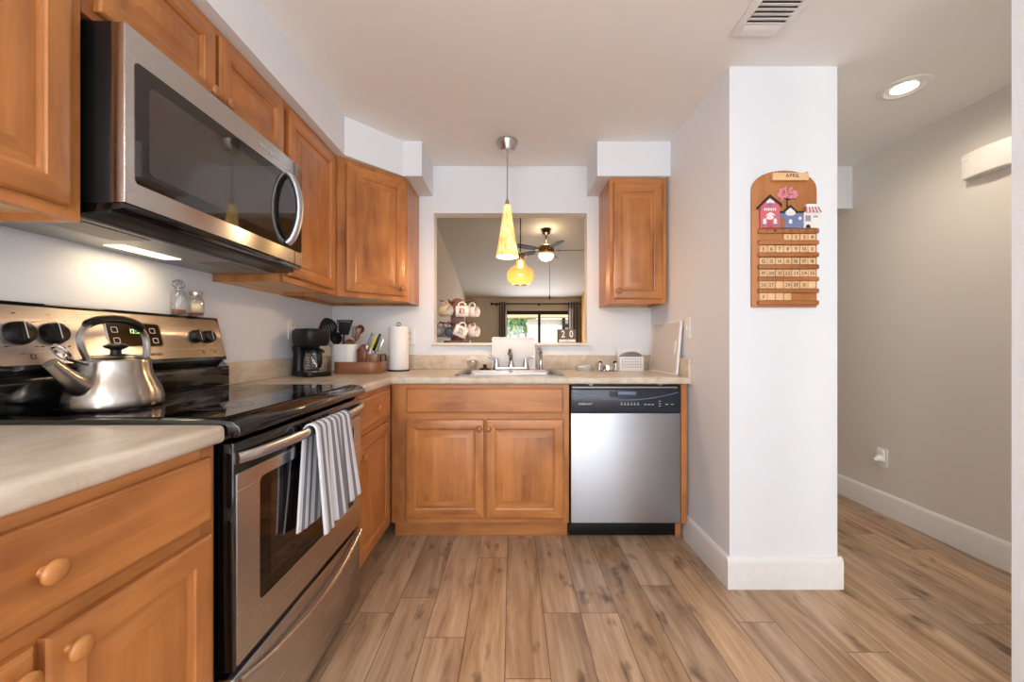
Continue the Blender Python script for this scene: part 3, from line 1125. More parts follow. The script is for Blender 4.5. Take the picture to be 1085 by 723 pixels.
m.box(KX0, KX1, KY1, WB - 0.001, CB, CT)
m.prism(nose_poly(), Frame((XC, 0, 0), (1, 0, 0), (0, 0, 1), (0, 1, 0)), R1 + 0.005, yb)
m.prism(nose_poly(), Frame((0, YC, 0), (0, -1, 0), (0, 0, 1), (1, 0, 0)), XC - 0.012, WR - 0.021)
m.build('slab', M['counter'], t)
m = MB()
m.box(WL + 0.001, WL + 0.020, R1 + 0.005, WB - 0.001, CT + 0.0005, CT + 0.1)
m.box(WL + 0.020, WR - 0.02, WB - 0.020, WB - 0.001, CT + 0.0005, CT + 0.1)
m.box(WR - 0.0205, WR - 0.001, YC + 0.002, WB - 0.001, CB, CT + 0.1)
m.build('backsplash', M['counter'], t, bevel=0.003)

# ------------------------------------------------------------------ range
XR = -0.635               # oven door face
rg = thing('range', 'freestanding stainless and black glass-top range with a towel on its oven handle', 'range', (-0.95, 1.27, 0))
Y0, Y1 = R0 + 0.002, R1 - 0.002
m = MB()
m.box(WL + 0.012, XR - 0.045, Y0, Y1, 0.03, 0.895)
for (x, y) in ((-1.2, Y0 + 0.06), (-1.2, Y1 - 0.06), (-0.75, Y0 + 0.06), (-0.75, Y1 - 0.06)):
    m.cyl((x, y, 0.0005), (x, y, 0.032), 0.018, n=10)
m.build('body', M['black_gloss'], rg, bevel=0.003)
m = MB()
m.prism([(WL + 0.012, 0.896), (XR - 0.03, 0.896), (XR + 0.006, 0.884), (XR + 0.018, 0.895), (XR + 0.016, 0.912), (XR - 0.004, 0.924), (XR - 0.03, 0.928), (WL + 0.012, 0.928)],
        Frame((0, 0, 0), (1, 0, 0), (0, 0, 1), (0, 1, 0)), Y0 - 0.001, Y1 + 0.001)
ck = m.build('cooktop', M['black_gloss'], rg, bevel=0.003)
m = MB(); m.box(-1.17, XR - 0.035, Y0 + 0.02, Y1 - 0.02, 0.9285, 0.9305)
m.build('glass_top', M['black_glass'], ck)
for (x, y, r) in ((-1.04, 1.08, 0.09), (-1.04, 1.46, 0.075), (-0.80, 1.08, 0.075), (-0.80, 1.46, 0.105)):
    for q in (r, r * 0.62):
        P = [(x + q * math.cos(2 * PI * i / 40), y + q * math.sin(2 * PI * i / 40)) for i in range(40)]
        Q = [(x + (q - 0.0025) * math.cos(2 * PI * i / 40), y + (q - 0.0025) * math.sin(2 * PI * i / 40)) for i in range(40)]
        m = MB(); m.ringprism(P, Q, WORLD, 0.9305, 0.9308)
        m.build('burner_ring', M['burner'], ck)
# backguard
gl = lambda z: -1.241 + (1.205 - z) / 0.165 * 0.044       # front plane x at height z
bgr = MB()
bgr.prism([(WL + 0.004, 0.930), (-1.188, 0.930), (-1.188, 1.005), (-1.196, 1.012), (-1.214, 1.030), (-1.198, 1.034), (gl(1.205) + 0.002, 1.207), (WL + 0.004, 1.207)],
          Frame((0, 0, 0), (1, 0, 0), (0, 0, 1), (0, 1, 0)), Y0, Y1)
bgo = bgr.build('backguard', M['black_gloss'], rg, bevel=0.004)
tv = Vector((gl(1.205) - gl(1.04), 0, 0.165)).normalized()
GF = Frame((gl(1.040), 0, 1.040), (0, 1, 0), tv, (tv.z, 0, -tv.x))
GH = 0.165 / tv.z
m = MB(); m.prism(rrect(Y0 + 0.012, Y1 - 0.012, 0.006, GH - 0.010, 0.016), GF, 0.001, 0.006)
m.build('control_panel', M['steel'], bgo, bevel=0.001, seg=1)
m = MB(); m.ringprism(rrect(1.172, 1.355, 0.049, 0.131, 0.012), rrect(1.175, 1.352, 0.052, 0.128, 0.010), GF, 0.006, 0.0085)
m.build('display_trim', M['chrome'], bgo)
m = MB(); m.prism(rrect(1.175, 1.352, 0.052, 0.128, 0.010), GF, 0.006, 0.0075)
dp = m.build('display', plain('amber_dark_display', s(44, 28, 12), 0.1), bgo)
m = MB(); m.text('12:36', GF, 1.268, 0.102, 0.020, 0.008, gap=0.12)
m.build('clock_digits', M['display'], dp)
for (a, b) in ((1.188, 0.062), (1.188, 0.096), (1.318, 0.062), (1.314, 0.096)):
    m = MB(); m.ringprism(rrect(a, a + 0.020, b, b + 0.018, 0.003, 2), rrect(a + 0.002, a + 0.018, b + 0.002, b + 0.016, 0.002, 2), GF, 0.0075, 0.0079)
    m.build('button_outline', M['grey_print'], dp)
m = MB(); m.text('FRIGIDAIRE', GF, 1.308, 0.024, 0.013, 0.0065)
m.build('logo', M['dark_print'], bgo)
for a in (0.963, 1.036, 1.503, 1.562):
    for (du, dv) in ((0, 0.052), (-0.036, 0.030), (0.036, 0.030), (-0.03, -0.034), (0.03, -0.034), (0, -0.052)):
        m = MB(); m.obox(GF, a + du - 0.004, a + du + 0.004, 0.088 + dv - 0.0012, 0.088 + dv + 0.0012, 0.006, 0.0063)
        m.build('dial_tick', M['dark_print'], bgo)
    m = MB(); m.ringprism(rrect(a + 0.012, a + 0.024, 0.022, 0.034, 0.002, 2), rrect(a + 0.014, a + 0.022, 0.024, 0.032, 0.001, 2), GF, 0.006, 0.0063)
    m.build('burner_symbol', M['dark_print'], bgo)
for a, r in ((0.963, 0.030), (1.036, 0.030), (1.503, 0.026), (1.562, 0.026)):
    m = MB(); m.lathe([(0, 0), (r, 0), (r, 0.005), (r * 0.92, 0.009), (r * 0.88, 0.017), (r * 0.80, 0.019), (0, 0.0195)], GF(a, 0.088, 0.0065), GF.w, 28)
    k = m.build('control_knob', M['black'], bgo)
    m = MB(); m.obox(Frame(GF(a, 0.088, 0), GF.u, GF.v, GF.w), -0.0075, 0.0075, -r * 0.84, r * 0.84, 0.0195, 0.028)
    g = m.build('grip', M['black'], k, bevel=0.003)
    m = MB(); m.obox(Frame(GF(a, 0.088, 0), GF.u, GF.v, GF.w), -0.0012, 0.0012, -r * 0.6, r * 0.78, 0.0281, 0.0285)
    m.build('pointer', M['grey_print'], k)
# oven door
OF = FL(XR - 0.040)
m = MB(); m.obox(OF, Y0 + 0.004, Y1 - 0.004, 0.345, 0.872, 0.0, 0.038)
od = m.build('oven_door', M['black_gloss'], rg, bevel=0.004)
m = MB()
oo = [(Y0 + 0.008, 0.350), (Y1 - 0.008, 0.350), (Y1 - 0.008, 0.800), (Y0 + 0.008, 0.800)]
m.ringprism(rrect(Y0 + 0.010, Y1 - 0.010, 0.356, 0.800, 0.004), rrect(0.985, 1.572, 0.455, 0.766, 0.016), OF, 0.038, 0.0415)
m.build('steel_panel', M['steel'], od, bevel=0.0008, seg=1)
m = MB(); m.prism(rrect(0.986, 1.571, 0.456, 0.765, 0.016), OF, 0.0382, 0.0395)
wn = m.build('window', M['black_glass'], od)
m = MB(); m.prism(rrect(1.03, 1.527, 0.492, 0.735, 0.012), OF, 0.0395, 0.0399)
m.build('window_pane', M['oven_glass'], wn)
HZ = 0.838
pts = [(XR + 0.004 + 0.030 * math.sin(PI * min(1, max(0, k / 20))) ** 0.45, Y0 + 0.006 + (Y1 - Y0 - 0.012) * k / 20, HZ + 0.0 * k) for k in range(21)]
m = MB(); m.tube(pts, 0.0145, 14, flat=0.75)
m.build('handle', M['steel'], od)
m = MB()
for k in range(3):
    m.obox(OF, Y0 + 0.03, Y1 - 0.03, 0.8745 + k * 0.0, 0.8755, 0.01, 0.03)
m.build('vent_trim', M['black'], od)
# storage drawer
m = MB(); m.obox(OF, Y0 + 0.004, Y1 - 0.004, 0.045, 0.330, 0.0, 0.036)
dr = m.build('storage_drawer', M['steel'], rg, bevel=0.004)


def lip(u):
    return 0.318 - 0.050 * math.sin(PI * u) ** 0.8


pts = [(XR + 0.006 + 0.010 * math.sin(PI * k / 20), Y0 + 0.012 + (Y1 - Y0 - 0.024) * k / 20, lip(k / 20)) for k in range(21)]
m = MB(); m.tube(pts, 0.010, 10, flat=0.8)
m.build('handle', M['steel'], dr)

# towel over the oven handle
HX = XR + 0.033


def towel_pt(u, v):
    """v: 0 front hem, 0.5 over the handle, 1 back hem"""
    y = 1.165 + 0.245 * u
    fold = 0.007 * math.sin(u * 5.2 * PI) + 0.004 * math.sin(u * 11 * PI + 1)
    if v < 0.46:
        q = (0.46 - v) / 0.46
        return (HX + 0.020 + 0.014 * q + fold * (0.15 + q), y + q * (0.05 * u + 0.012) + 0.006 * q * math.sin(6 * u), HZ + 0.002 - q * (0.315 - 0.018 * u + 0.008 * math.sin(5 * u)))
    if v < 0.54:
        a = PI * (v - 0.46) / 0.08
        return (HX + 0.020 * math.cos(a) + fold * 0.15, y, HZ + 0.002 + 0.020 * math.sin(a))
    q = (v - 0.54) / 0.46
    return (HX - 0.020 + fold * 0.2 + 0.004 * q, y - 0.022 * q - 0.02 * q * (1 - u), HZ + 0.002 - q * (0.285 + 0.01 * math.sin(4 * u)))


m = MB(); m.sheet(towel_pt, 44, 70, uv=lambda u, v: (u, v))
tag(m.build('dish_towel', M['towel'], solid=0.005, recalc=False), 'grey and white striped dish towel hanging on the oven handle', 'towel')

# ------------------------------------------------------------------ microwave
XM = -0.880
mw = thing('microwave', 'stainless over-the-range microwave with dark glass door, under the short cabinet', 'microwave', (-1.05, 1.27, 1.395))
MZ0, MZ1 = 1.424, 1.836
m = MB(); m.box(WL + 0.003, XM - 0.036, R0 + 0.004, R1 - 0.004, 1.398, MZ1 + 0.004)
m.build('body', M['black'], mw, bevel=0.002)
MF = FL(XM - 0.034)
m = MB(); m.obox(MF, R0 + 0.001, R1 - 0.003, MZ0, MZ1, 0, 0.033)
md = m.build('door', M['steel'], mw, bevel=0.003)
m = MB(); m.prism(rrect(R0 + 0.024, R1 - 0.012, MZ0 + 0.052, MZ1 - 0.074, 0.012), MF, 0.033, 0.0345)
gw = m.build('glass', M['micro_glass'], md)
m = MB(); m.prism(rrect(R0 + 0.06, R1 - 0.19, MZ0 + 0.085, MZ1 - 0.110, 0.016), MF, 0.0345, 0.0348)
m.build('window_screen', M['micro_mesh'], gw)
m = MB(); m.obox(MF, R1 - 0.062, R1 - 0.061, MZ0, MZ1, 0.0331, 0.0338)
m.build('door_seam', M['dark_print'], md)
hy = R1 - 0.118
pts = [(XM + 0.002 + 0.048 * math.sin(PI * k / 16) ** 0.6, hy + 0.0 * k, MZ0 + 0.070 + 0.272 * k / 16) for k in range(17)]
m = MB(); m.tube(pts, 0.013, 12, flat=1.3)
m.build('handle', M['steel_v'], md)
m = MB(); m.text('Whirlpool', MF, 1.42, MZ1 - 0.036, 0.026, 0.0335)
m.build('logo', M['grey_print'], md)
m = MB(); m.prism([(XM - 0.004, MZ0 - 0.001), (XM - 0.010, MZ0 - 0.014), (XM - 0.10, 1.399), (XM - 0.12, 1.399), (XM - 0.12, MZ0 - 0.001)], Frame((0, 0, 0), (1, 0, 0), (0, 0, 1), (0, 1, 0)), R0 + 0.002, R1 - 0.004)
m.build('vent_lip', M['black_gloss'], mw, bevel=0.001)
m = MB(); m.box(WL + 0.006, XM - 0.118, R0 + 0.008, R1 - 0.008, 1.392, 1.3975)
hb = m.build('hood_bottom', M['grey_metal'], mw)
for y0, y1 in ((0.93, 1.10), (1.40, 1.60)):
    m = MB(); m.box(-1.12, XM - 0.135, y0 + 0.0, y1, 1.3895, 1.3919)
    m.build('grease_filter', M['filter'], hb)
m = MB(); m.box(-1.20, -1.14, 1.15, 1.35, 1.3895, 1.3919)
m.build('hood_lens', M['hood_light'], hb)

# ------------------------------------------------------------------ dishwasher
dw = thing('dishwasher', 'stainless dishwasher with blue-black control strip, right of the sink cabinet', 'dishwasher', (0.63, 2.4, 0))
DX0, DX1 = sx(605), sx(721)
DF = FB(2.152)
m = MB(); m.box(DX0 + 0.004, DX1 - 0.004, 2.175, 2.74, 0.10, 0.868)
m.build('tub', M['black'], dw)
m = MB(); m.obox(DF, DX0, DX1, 0.112, 0.716, -0.022, 0.0)
m.build('door', M['steel_v'], dw, bevel=0.004)
m = MB(); m.obox(DF, DX0, DX1, 0.719, 0.848, -0.022, 0.004)
cp = m.build('control_panel', M['navy_panel'], dw, bevel=0.005)
# curved rib and the pocket handle
xm = (DX0 + DX1) / 2
P = [(xm + (DX1 - DX0 - 0.03) / 2 * (2 * k / 24 - 1), 0.832 - 0.042 * (1 - (2 * k / 24 - 1) ** 2)) for k in range(25)]
m = MB(); m.tube([DF(a, b, 0.004) for a, b in P], 0.0022, 6)
m.build('rib', M['navy_light'], cp)
m = MB(); m.prism([(xm - 0.090, 0.836), (xm + 0.085, 0.836), (xm + 0.072, 0.815), (xm + 0.05, 0.806), (xm - 0.09, 0.806)], DF, 0.004, 0.0052)
pk = m.build('pocket_handle', M['black_gloss'], cp)
m = MB(); m.prism(rrect(xm - 0.045, xm + 0.055, 0.818, 0.836, 0.005, 3), DF, 0.0052, 0.010)
m.build('latch_grip', M['navy_light'], pk, bevel=0.001)
m = MB(); m.text('FRIGIDAIRE', DF, DX0 + 0.078, 0.768, 0.014, 0.0046)
m.build('logo', M['grey_print'], cp)
m = MB()
for k in range(6):
    m.obox(DF, xm - 0.028 + k * 0.018, xm - 0.018 + k * 0.018, 0.763, 0.767, 0.004, 0.0046)
    m.obox(DF, xm - 0.026 + k * 0.018, xm - 0.022 + k * 0.018, 0.772, 0.776, 0.004, 0.0046)
for k in range(3):
    m.obox(DF, xm + 0.10 + k * 0.020, xm + 0.113 + k * 0.020, 0.763, 0.767, 0.004, 0.0046)
    m.obox(DF, xm + 0.18, xm + 0.192, 0.756 + k * 0.013, 0.759 + k * 0.013, 0.004, 0.0046)
for k in range(2):
    m.obox(DF, xm + 0.216 + k * 0.03, xm + 0.232 + k * 0.03, 0.764, 0.768, 0.004, 0.0046)
m.build('button_marks', M['grey_print'], cp)
m = MB(); m.box(DX0 + 0.002, DX1 - 0.002, 2.222, 2.24, 0.012, 0.098)
m.build('kick_plate', M['black'], dw, bevel=0.002)
for x in (DX0 + 0.10, DX1 - 0.12):
    m = MB(); m.box(x, x + 0.02, 2.155, 2.20, 0.8685, 0.876)
    m.build('mounting_bracket', M['grey_metal'], dw)
m = MB(); m.box(DX0 + 0.01, DX1 - 0.01, 2.165, 2.19, 0.853, 0.860)
m.build('top_trim', M['grey_metal'], dw)

# ------------------------------------------------------------------ sink and tap
sk = thing('sink', 'stainless drop-in single bowl sink set in the worktop under the pass-through', 'sink', (-0.015, 2.45, 0.75))
m = MB()
Po = rrect(KX0 - 0.026, KX1 + 0.026, KY0 - 0.024, 2.700, 0.03, 4)
Pi = rrect(KX0 + 0.006, KX1 - 0.006, KY0 + 0.006, KY1 - 0.010, 0.05, 4)
m.ringprism(Po, Pi, WORLD, CT + 0.0006, CT + 0.006)
m.build('rim', M['steel_x'], sk, bevel=0.0015)
m = MB()
n = len(Pi)
lv = [(0.0, CT + 0.0006), (0.004, CT - 0.01), (0.012, 0.78), (0.05, 0.755)]
cx_, cy_ = (KX0 + KX1) / 2, (KY0 + KY1) / 2
vs = []
for ins, z in lv:
    k = 1 - ins / 0.28
    vs += [(cx_ + (a - cx_) * k, cy_ + (b - cy_) * k, z) for a, b in Pi]
fs = [(L * n + i, L * n + (i + 1) % n, (L + 1) * n + (i + 1) % n, (L + 1) * n + i) for L in range(len(lv) - 1) for i in range(n)]
fs.append([(len(lv) - 1) * n + i for i in range(n)])
m.add(vs, fs)
m.build('bowl', M['steel_x'], sk, solid=0.002)
m = MB(); m.lathe([(0, 0), (0.045, 0), (0.045, 0.003), (0.03, 0.001), (0, 0.001)], (cx_, cy_, 0.7565), n=20)
m.build('drain', M['chrome'], sk)

TY, TZ = 2.645, CT + 0.0065
fc = thing('faucet', 'chrome two-handle kitchen faucet at the back of the sink', 'faucet', (0.0, TY, TZ))
fx = (541.5 - CX) * TY / F
m = MB(); m.prism(rrect(fx - 0.125, fx + 0.125, TY - 0.026, TY + 0.026, 0.024), WORLD, TZ, TZ + 0.018)
m.build('deck_plate', M['chrome'], fc, bevel=0.004)
m = MB()
m.lathe([(0, 0), (0.022, 0), (0.018, 0.03), (0.0135, 0.045)], (fx, TY, TZ + 0.018), n=18)
m.tube([(fx, TY, TZ + 0.06), (fx - 0.002, TY - 0.01, TZ + 0.10), (fx - 0.004, TY - 0.04, TZ + 0.128), (fx - 0.006, TY - 0.09, TZ + 0.138), (fx - 0.008, TY - 0.15, TZ + 0.128), (fx - 0.009, TY - 0.178, TZ + 0.108)],
       [0.0135, 0.0135, 0.0135, 0.0125, 0.012, 0.0125], 14)
m.build('spout', M['chrome'], fc)
for sgn in (-1, 1):
    hx = fx + sgn * 0.098
    m = MB()
    m.lathe([(0, 0), (0.021, 0), (0.019, 0.02), (0.014, 0.04), (0.012, 0.055), (0, 0.062)], (hx, TY, TZ + 0.018), n=18)
    m.tube([(hx, TY, TZ + 0.062), (hx + sgn * 0.02, TY - 0.006, TZ + 0.078), (hx + sgn * 0.055, TY - 0.012, TZ + 0.084)], [0.009, 0.008, 0.006], 10)
    m.build('lever_handle', M['chrome'], fc)
px = (572.8 - CX) * TY / F
sp = thing('side_sprayer', 'chrome side sprayer standing right of the faucet', 'sprayer', (px, TY, TZ))
m = MB(); m.lathe([(0, 0), (0.022, 0), (0.018, 0.012), (0.013, 0.02), (0.013, 0.06), (0, 0.06)], (px, TY, TZ - 0.0003), n=16)
m.build('base', M['chrome'], sp)
m = MB(); m.tube([(px, TY, TZ + 0.055), (px, TY, TZ + 0.11), (px - 0.004, TY - 0.006, TZ + 0.13), (px - 0.014, TY - 0.03, TZ + 0.136)], [0.012, 0.014, 0.017, 0.015], 14)
m.build('spray_head', M['nickel'], sp)

# white board leaning behind the faucet
bx0, bx1 = at(521, 0, 2.71).x, at(567.5, 0, 2.71).x
lean = Vector((0, 0.021, 0.215)).normalized()
BF = Frame((0, 2.7145, CT + 0.0007), (1, 0, 0), lean, (0, -lean.z, lean.y))
t = thing('draining_board', 'white rounded board propped behind the faucet against the back wall', 'board', (0, 2.715, CT))
m = MB(); m.prism(rrect(bx0, bx1, 0.0, 0.225, 0.012), BF, 0.0, 0.008)
m.build('panel', M['board_white'], t, bevel=0.002)
m = MB(); m.ringprism(rrect(bx0, bx1, 0.0, 0.225, 0.012), rrect(bx0 + 0.010, bx1 - 0.010, 0.010, 0.215, 0.010), BF, 0.008, 0.012)
m.build('raised_edge', M['board_white'], t, bevel=0.0015)

# things around the sink
gx = at(500, 0, 2.60).x
t = thing('glass_bowl', 'small clear glass bowl on the sink edge left of the faucet', 'bowl', (gx, 2.62, TZ))
m = MB(); m.lathe([(0, 0.004), (0.020, 0.002), (0.026, 0.003), (0.036, 0.030), (0.039, 0.060), (0.034, 0.060), (0.030, 0.032), (0.0, 0.010)], (gx, 2.64, TZ - 0.002), n=24)
m.build('bowl', M['glass'], t)
m = MB(); m.tube([(gx + 0.035 * math.cos(2 * PI * k / 24), 2.64 + 0.035 * math.sin(2 * PI * k / 24), TZ + 0.058) for k in range(24)], 0.0028, 6, closed=True)
m.build('rim', M['chrome'], t)
gx = at(513.8, 0, 2.62).x
t = thing('sink_stopper', 'black rubber sink stopper lying left of the faucet', 'stopper', (gx, 2.61, TZ))
m = MB(); m.lathe([(0, 0), (0.037, 0), (0.036, 0.008), (0.022, 0.013), (0.012, 0.016), (0.010, 0.026), (0.016, 0.032), (0.012, 0.036), (0, 0.036)], (gx, 2.62, TZ), n=20)
m.build('plug', M['black'], t)
gx = at(619, 0, 2.62).x
t = thing('soap_dish', 'small clear glass soap dish on the worktop right of the sink', 'soap dish', (gx, 2.61, CT))
m = MB()
m.prism(rrect(gx - 0.055, gx + 0.055, 2.58, 2.66, 0.012), WORLD, CT + 0.0005, CT + 0.006)
m.ringprism(rrect(gx - 0.055, gx + 0.055, 2.58, 2.66, 0.012), rrect(gx - 0.050, gx + 0.050, 2.585, 2.655, 0.010), WORLD, CT + 0.006, CT + 0.032)
m.build('dish', M['glass'], t)
m = MB()
for k in range(4):
    m.obox(WORLD, gx - 0.035 + k * 0.022, gx - 0.029 + k * 0.022, 2.590, 2.650, CT + 0.0065, CT + 0.014)
m.build('ridge', M['glass'], t)
gx = at(643.5, 0, 2.60).x
t = thing('scrubber_dish', 'round chrome dish with two upright black-tipped lugs beside the sponge holder', 'dish', (gx, 2.60, CT))
m = MB(); m.lathe([(0, 0), (0.062, 0), (0.064, 0.006), (0.050, 0.010), (0.046, 0.034), (0.042, 0.034), (0.040, 0.012), (0, 0.010)], (gx, 2.59, CT + 0.0005), n=28)
m.build('bowl', M['chrome'], t)
for sgn in (-1, 1):
    m = MB(); m.tube([(gx + sgn * 0.056, 2.59, CT + 0.006), (gx + sgn * 0.054, 2.59, CT + 0.04), (gx + sgn * 0.048, 2.59, CT + 0.056)], [0.009, 0.008, 0.007], 10)
    l = m.build('lug', M['nickel'], t)
    m = MB(); m.lathe([(0, 0), (0.011, 0.002), (0.012, 0.008), (0.006, 0.013), (0, 0.013)], (gx + sgn * 0.048, 2.59, CT + 0.053), (sgn * -0.3, 0, 1), 12)
    m.build('tip', M['black'], l)

# white perforated holder
x0, x1 = at(656.5, 0, 2.62).x, at(682, 0, 2.62).x
t = thing('napkin_holder', 'white perforated holder with an arched top by the right wall cabinet corner', 'holder', ((x0 + x1) / 2, 2.65, CT))
HF = Frame((x0, 2.622, CT + 0.0006), (1, 0, 0), (0, 0, 1), (0, -1, 0))
W_ = x1 - x0
m = MB()
nc, nr = 8, 4
hw, hh_ = 0.008, 0.008
gxs = [0.010 + (W_ - 0.020) * (k + 0.5) / nc for k in range(nc)]
gzs = [0.014 + 0.072 * (k + 0.5) / nr for k in range(nr)]
# vertical bars and the short bridges between holes make real perforations
ed = [0.0] + [q for g in gxs for q in (g - hw / 2, g + hw / 2)] + [W_]
for k in range(0, len(ed), 2):
    m.obox(HF, ed[k], ed[k + 1], 0, 0.092, 0, 0.003)
for g in gxs:
    ez = [0.0] + [q for z in gzs for q in (z - hh_ / 2, z + hh_ / 2)] + [0.092]
    for k in range(0, len(ez), 2):
        m.obox(HF, g - hw / 2, g + hw / 2, ez[k], ez[k + 1], 0, 0.003)
m.build('front_panel', M['white_plastic'], t)
m = MB()
arc = [(W_ / 2 - (W_ / 2 - 0.012) * math.cos(PI * k / 16), 0.094 + 0.030 * math.sin(PI * k / 16)) for k in range(17)]
m.tube([HF(a, b, 0.0015) for a, b in arc], 0.003, 8)
m.build('arched_rail', M['grey_metal'], t)
m = MB(); m.obox(HF, 0, W_, 0, 0.145, -0.060, -0.057); m.obox(HF, 0, W_, 0, 0.003, -0.0565, -0.0005)
m.obox(HF, 0, 0.003, 0.003, 0.092, -0.0565, -0.0005); m.obox(HF, W_ - 0.003, W_, 0.003, 0.092, -0.0565, -0.0005)
m.build('back_panel', M['white_plastic'], t)
m = MB(); m.prism([(a, b) for a, b in arc] + [(W_ - 0.012, 0.02), (0.012, 0.02)], HF, -0.045, -0.012)
tag(m.build('sponge', M['grey_plastic']), 'grey sponge standing inside the white perforated holder', 'sponge')

# cutting board leaning on the right wall
lb = Vector((0.028, 0, 0.315)).normalized()
CF = Frame((0.935, 0, CT + 0.0012), (0, 1, 0), lb, (-lb.z, 0, lb.x))
m = MB(); m.prism(rrect(2.235, 2.665, 0.0, 0.315, 0.012), CF, -0.012, 0.0)
cb = m.build('cutting_board', M['board_grey'], bevel=0.002)
tag(cb, 'large pale grey cutting board leaning on the right wall', 'cutting board')
m = MB(); m.ringprism(rrect(2.2345, 2.6655, -0.0005, 0.3155, 0.012), rrect(2.243, 2.657, 0.008, 0.307, 0.010), CF, -0.0125, 0.0006)
m.build('edge_band', M['white_plastic'], cb)
m = MB(); m.prism(rrect(2.262, 2.290, 0.12, 0.20, 0.013), CF, 0.0002, 0.002)
m.build('grip_slot', M['white_plastic'], cb)

# ------------------------------------------------------------------ wall plates


def plate(name, label, cat, fr, u, v, kind='outlet', group='wall plates'):
    b = fr(u, v, 0)
    t = thing(name, label, cat, tuple(b), group=group)
    mm = MB(); mm.prism(rrect(u - 0.036, u + 0.036, v - 0.058, v + 0.058, 0.006, 3), fr, 0.0008, 0.007)
    mm.build('cover_plate', M['white_plastic'], t, bevel=0.002)
    if kind == 'outlet':
        for dv in (-0.022, 0.022):
            mm = MB(); mm.prism(rrect(u - 0.015, u + 0.015, v + dv - 0.015, v + dv + 0.015, 0.008, 4), fr, 0.007, 0.009)
            k = mm.build('socket', M['cream_plastic'], t)
            mm = MB()
            for du in (-0.006, 0.006):
                mm.obox(fr, u + du - 0.0012, u + du + 0.0012, v + dv - 0.004, v + dv + 0.006, 0.009, 0.0093)
            mm.build('slot', M['dark_print'], k)
    else:
        mm = MB(); mm.obox(fr, u - 0.005, u + 0.005, v - 0.012, v + 0.012, 0.007, 0.014)
        mm.build('toggle', M['cream_plastic'] if kind == 'switch' else M['black'], t, bevel=0.001)
    return t


plate('power_outlet', 'white outlet plate on the left wall behind the coffee maker', 'outlet', FL(WL), 2.245, 1.180)
plate('power_outlet', 'white outlet plate on the back wall right of the paper towels', 'outlet', FB(WB), at(434.5, 0, WB).x, at(0, 356.5, WB).z)
plate('light_switch', 'white switch plate on the right wall behind the cutting board', 'switch', FRT(WR), 2.585, 1.175, 'dark')
plate('light_switch', 'white switch plate on the right wall at the worktop end', 'switch', FRT(WR), 2.180, 1.185, 'switch')
o = plate('power_outlet', 'white outlet with a night light low on the hall wall', 'outlet', FRT(HALLX), 2.535, 0.362)
fr = FRT(HALLX)
t = thing('plug_in_freshener', 'white plug-in unit in the hall wall outlet', 'plug-in', tuple(fr(2.54, 0.37, 0.01)))
m = MB(); m.prism(rrect(2.508, 2.560, 0.335, 0.412, 0.012), fr, 0.0096, 0.022)
m.build('back_plate', M['white_plastic'], t, bevel=0.003)
m = MB(); m.lathe([(0, 0), (0.022, 0), (0.022, 0.012), (0.012, 0.026), (0.012, 0.045), (0, 0.046)], fr(2.530, 0.360, 0.022), (-1, 0, -0.25), 18)
m.build('bulb_cap', M['white_plastic'], t)

# door chime box high on the hall wall
t = thing('door_chime', 'cream door chime box high on the hall wall', 'door chime', (HALLX - 0.03, 1.95, 1.95))
m = MB()
y0, y1, z0, z1 = 1.845, 2.058, 1.955, 2.082
P = [(0.0008, y0), (0.040, y0)] + [(0.040 + 0.018 * math.sin(PI * k / 8), y0 + (y1 - y0) * k / 8) for k in range(1, 8)] + [(0.040, y1), (0.0008, y1)]
m.prism(P, Frame((HALLX, 0, 0), (-1, 0, 0), (0, 1, 0), (0, 0, 1)), z0, z1)
m.build('cover', M['cream_plastic'], t, bevel=0.003)
m = MB(); m.obox(FRT(HALLX), 1.995, 2.040, z1 - 0.036, z1 - 0.020, 0.045, 0.0515)
m.build('badge', M['white_plastic'], t)

# ------------------------------------------------------------------ ceiling pieces
t = thing('downlight', 'lit round recessed downlight in the hall ceiling', 'downlight', (1.914, 1.912, CEIL))
m = MB(); m.lathe([(0.051, -0.002), (0.070, -0.004), (0.076, -0.008), (0.098, -0.004), (0.100, -0.0008), (0.051, -0.0008)], (1.914, 1.912, CEIL), n=40)
m.build('trim_ring', M['trim'], t)
m = MB(); m.lathe([(0, -0.004), (0.046, -0.004), (0.050, -0.002)], (1.914, 1.912, CEIL), n=32)
m.build('lens', M['can_light'], t)
t = thing('ceiling_vent', 'white slatted air vent in the kitchen ceiling', 'vent', (0.98, 1.41, CEIL))
vx0, vx1, vy0, vy1 = 0.878, 1.085, 1.24, 1.583
m = MB()
q = 0.030
m.box(vx0, vx0 + q, vy0, vy1, CEIL - 0.008, CEIL - 0.0008); m.box(vx1 - q, vx1, vy0, vy1, CEIL - 0.008, CEIL - 0.0008)
m.box(vx0 + q, vx1 - q, vy0, vy0 + q, CEIL - 0.008, CEIL - 0.0008); m.box(vx0 + q, vx1 - q, vy1 - 0.055, vy1, CEIL - 0.008, CEIL - 0.0008)
m.build('frame', M['white_plastic'], t, bevel=0.002)
m = MB(); m.box(vx0 + q, vx1 - q, vy0 + q, vy1 - 0.055, CEIL - 0.0012, CEIL - 0.0008)
m.build('backing', plain('grey_duct', s(84, 84, 86), 0.7), t)
ys = [vy0 + q + 0.012 + 0.0215 * k for k in range(12)]
for y in ys:
    m = MB(); m.obox(Frame((0, y, CEIL - 0.008), (1, 0, 0), (0, 1, 0.3), (0, -0.3, 1)), vx0 + q, vx1 - q, -0.0085, 0.0085, -0.0005, 0.0008)
    m.build('slat', M['white_plastic'], t)
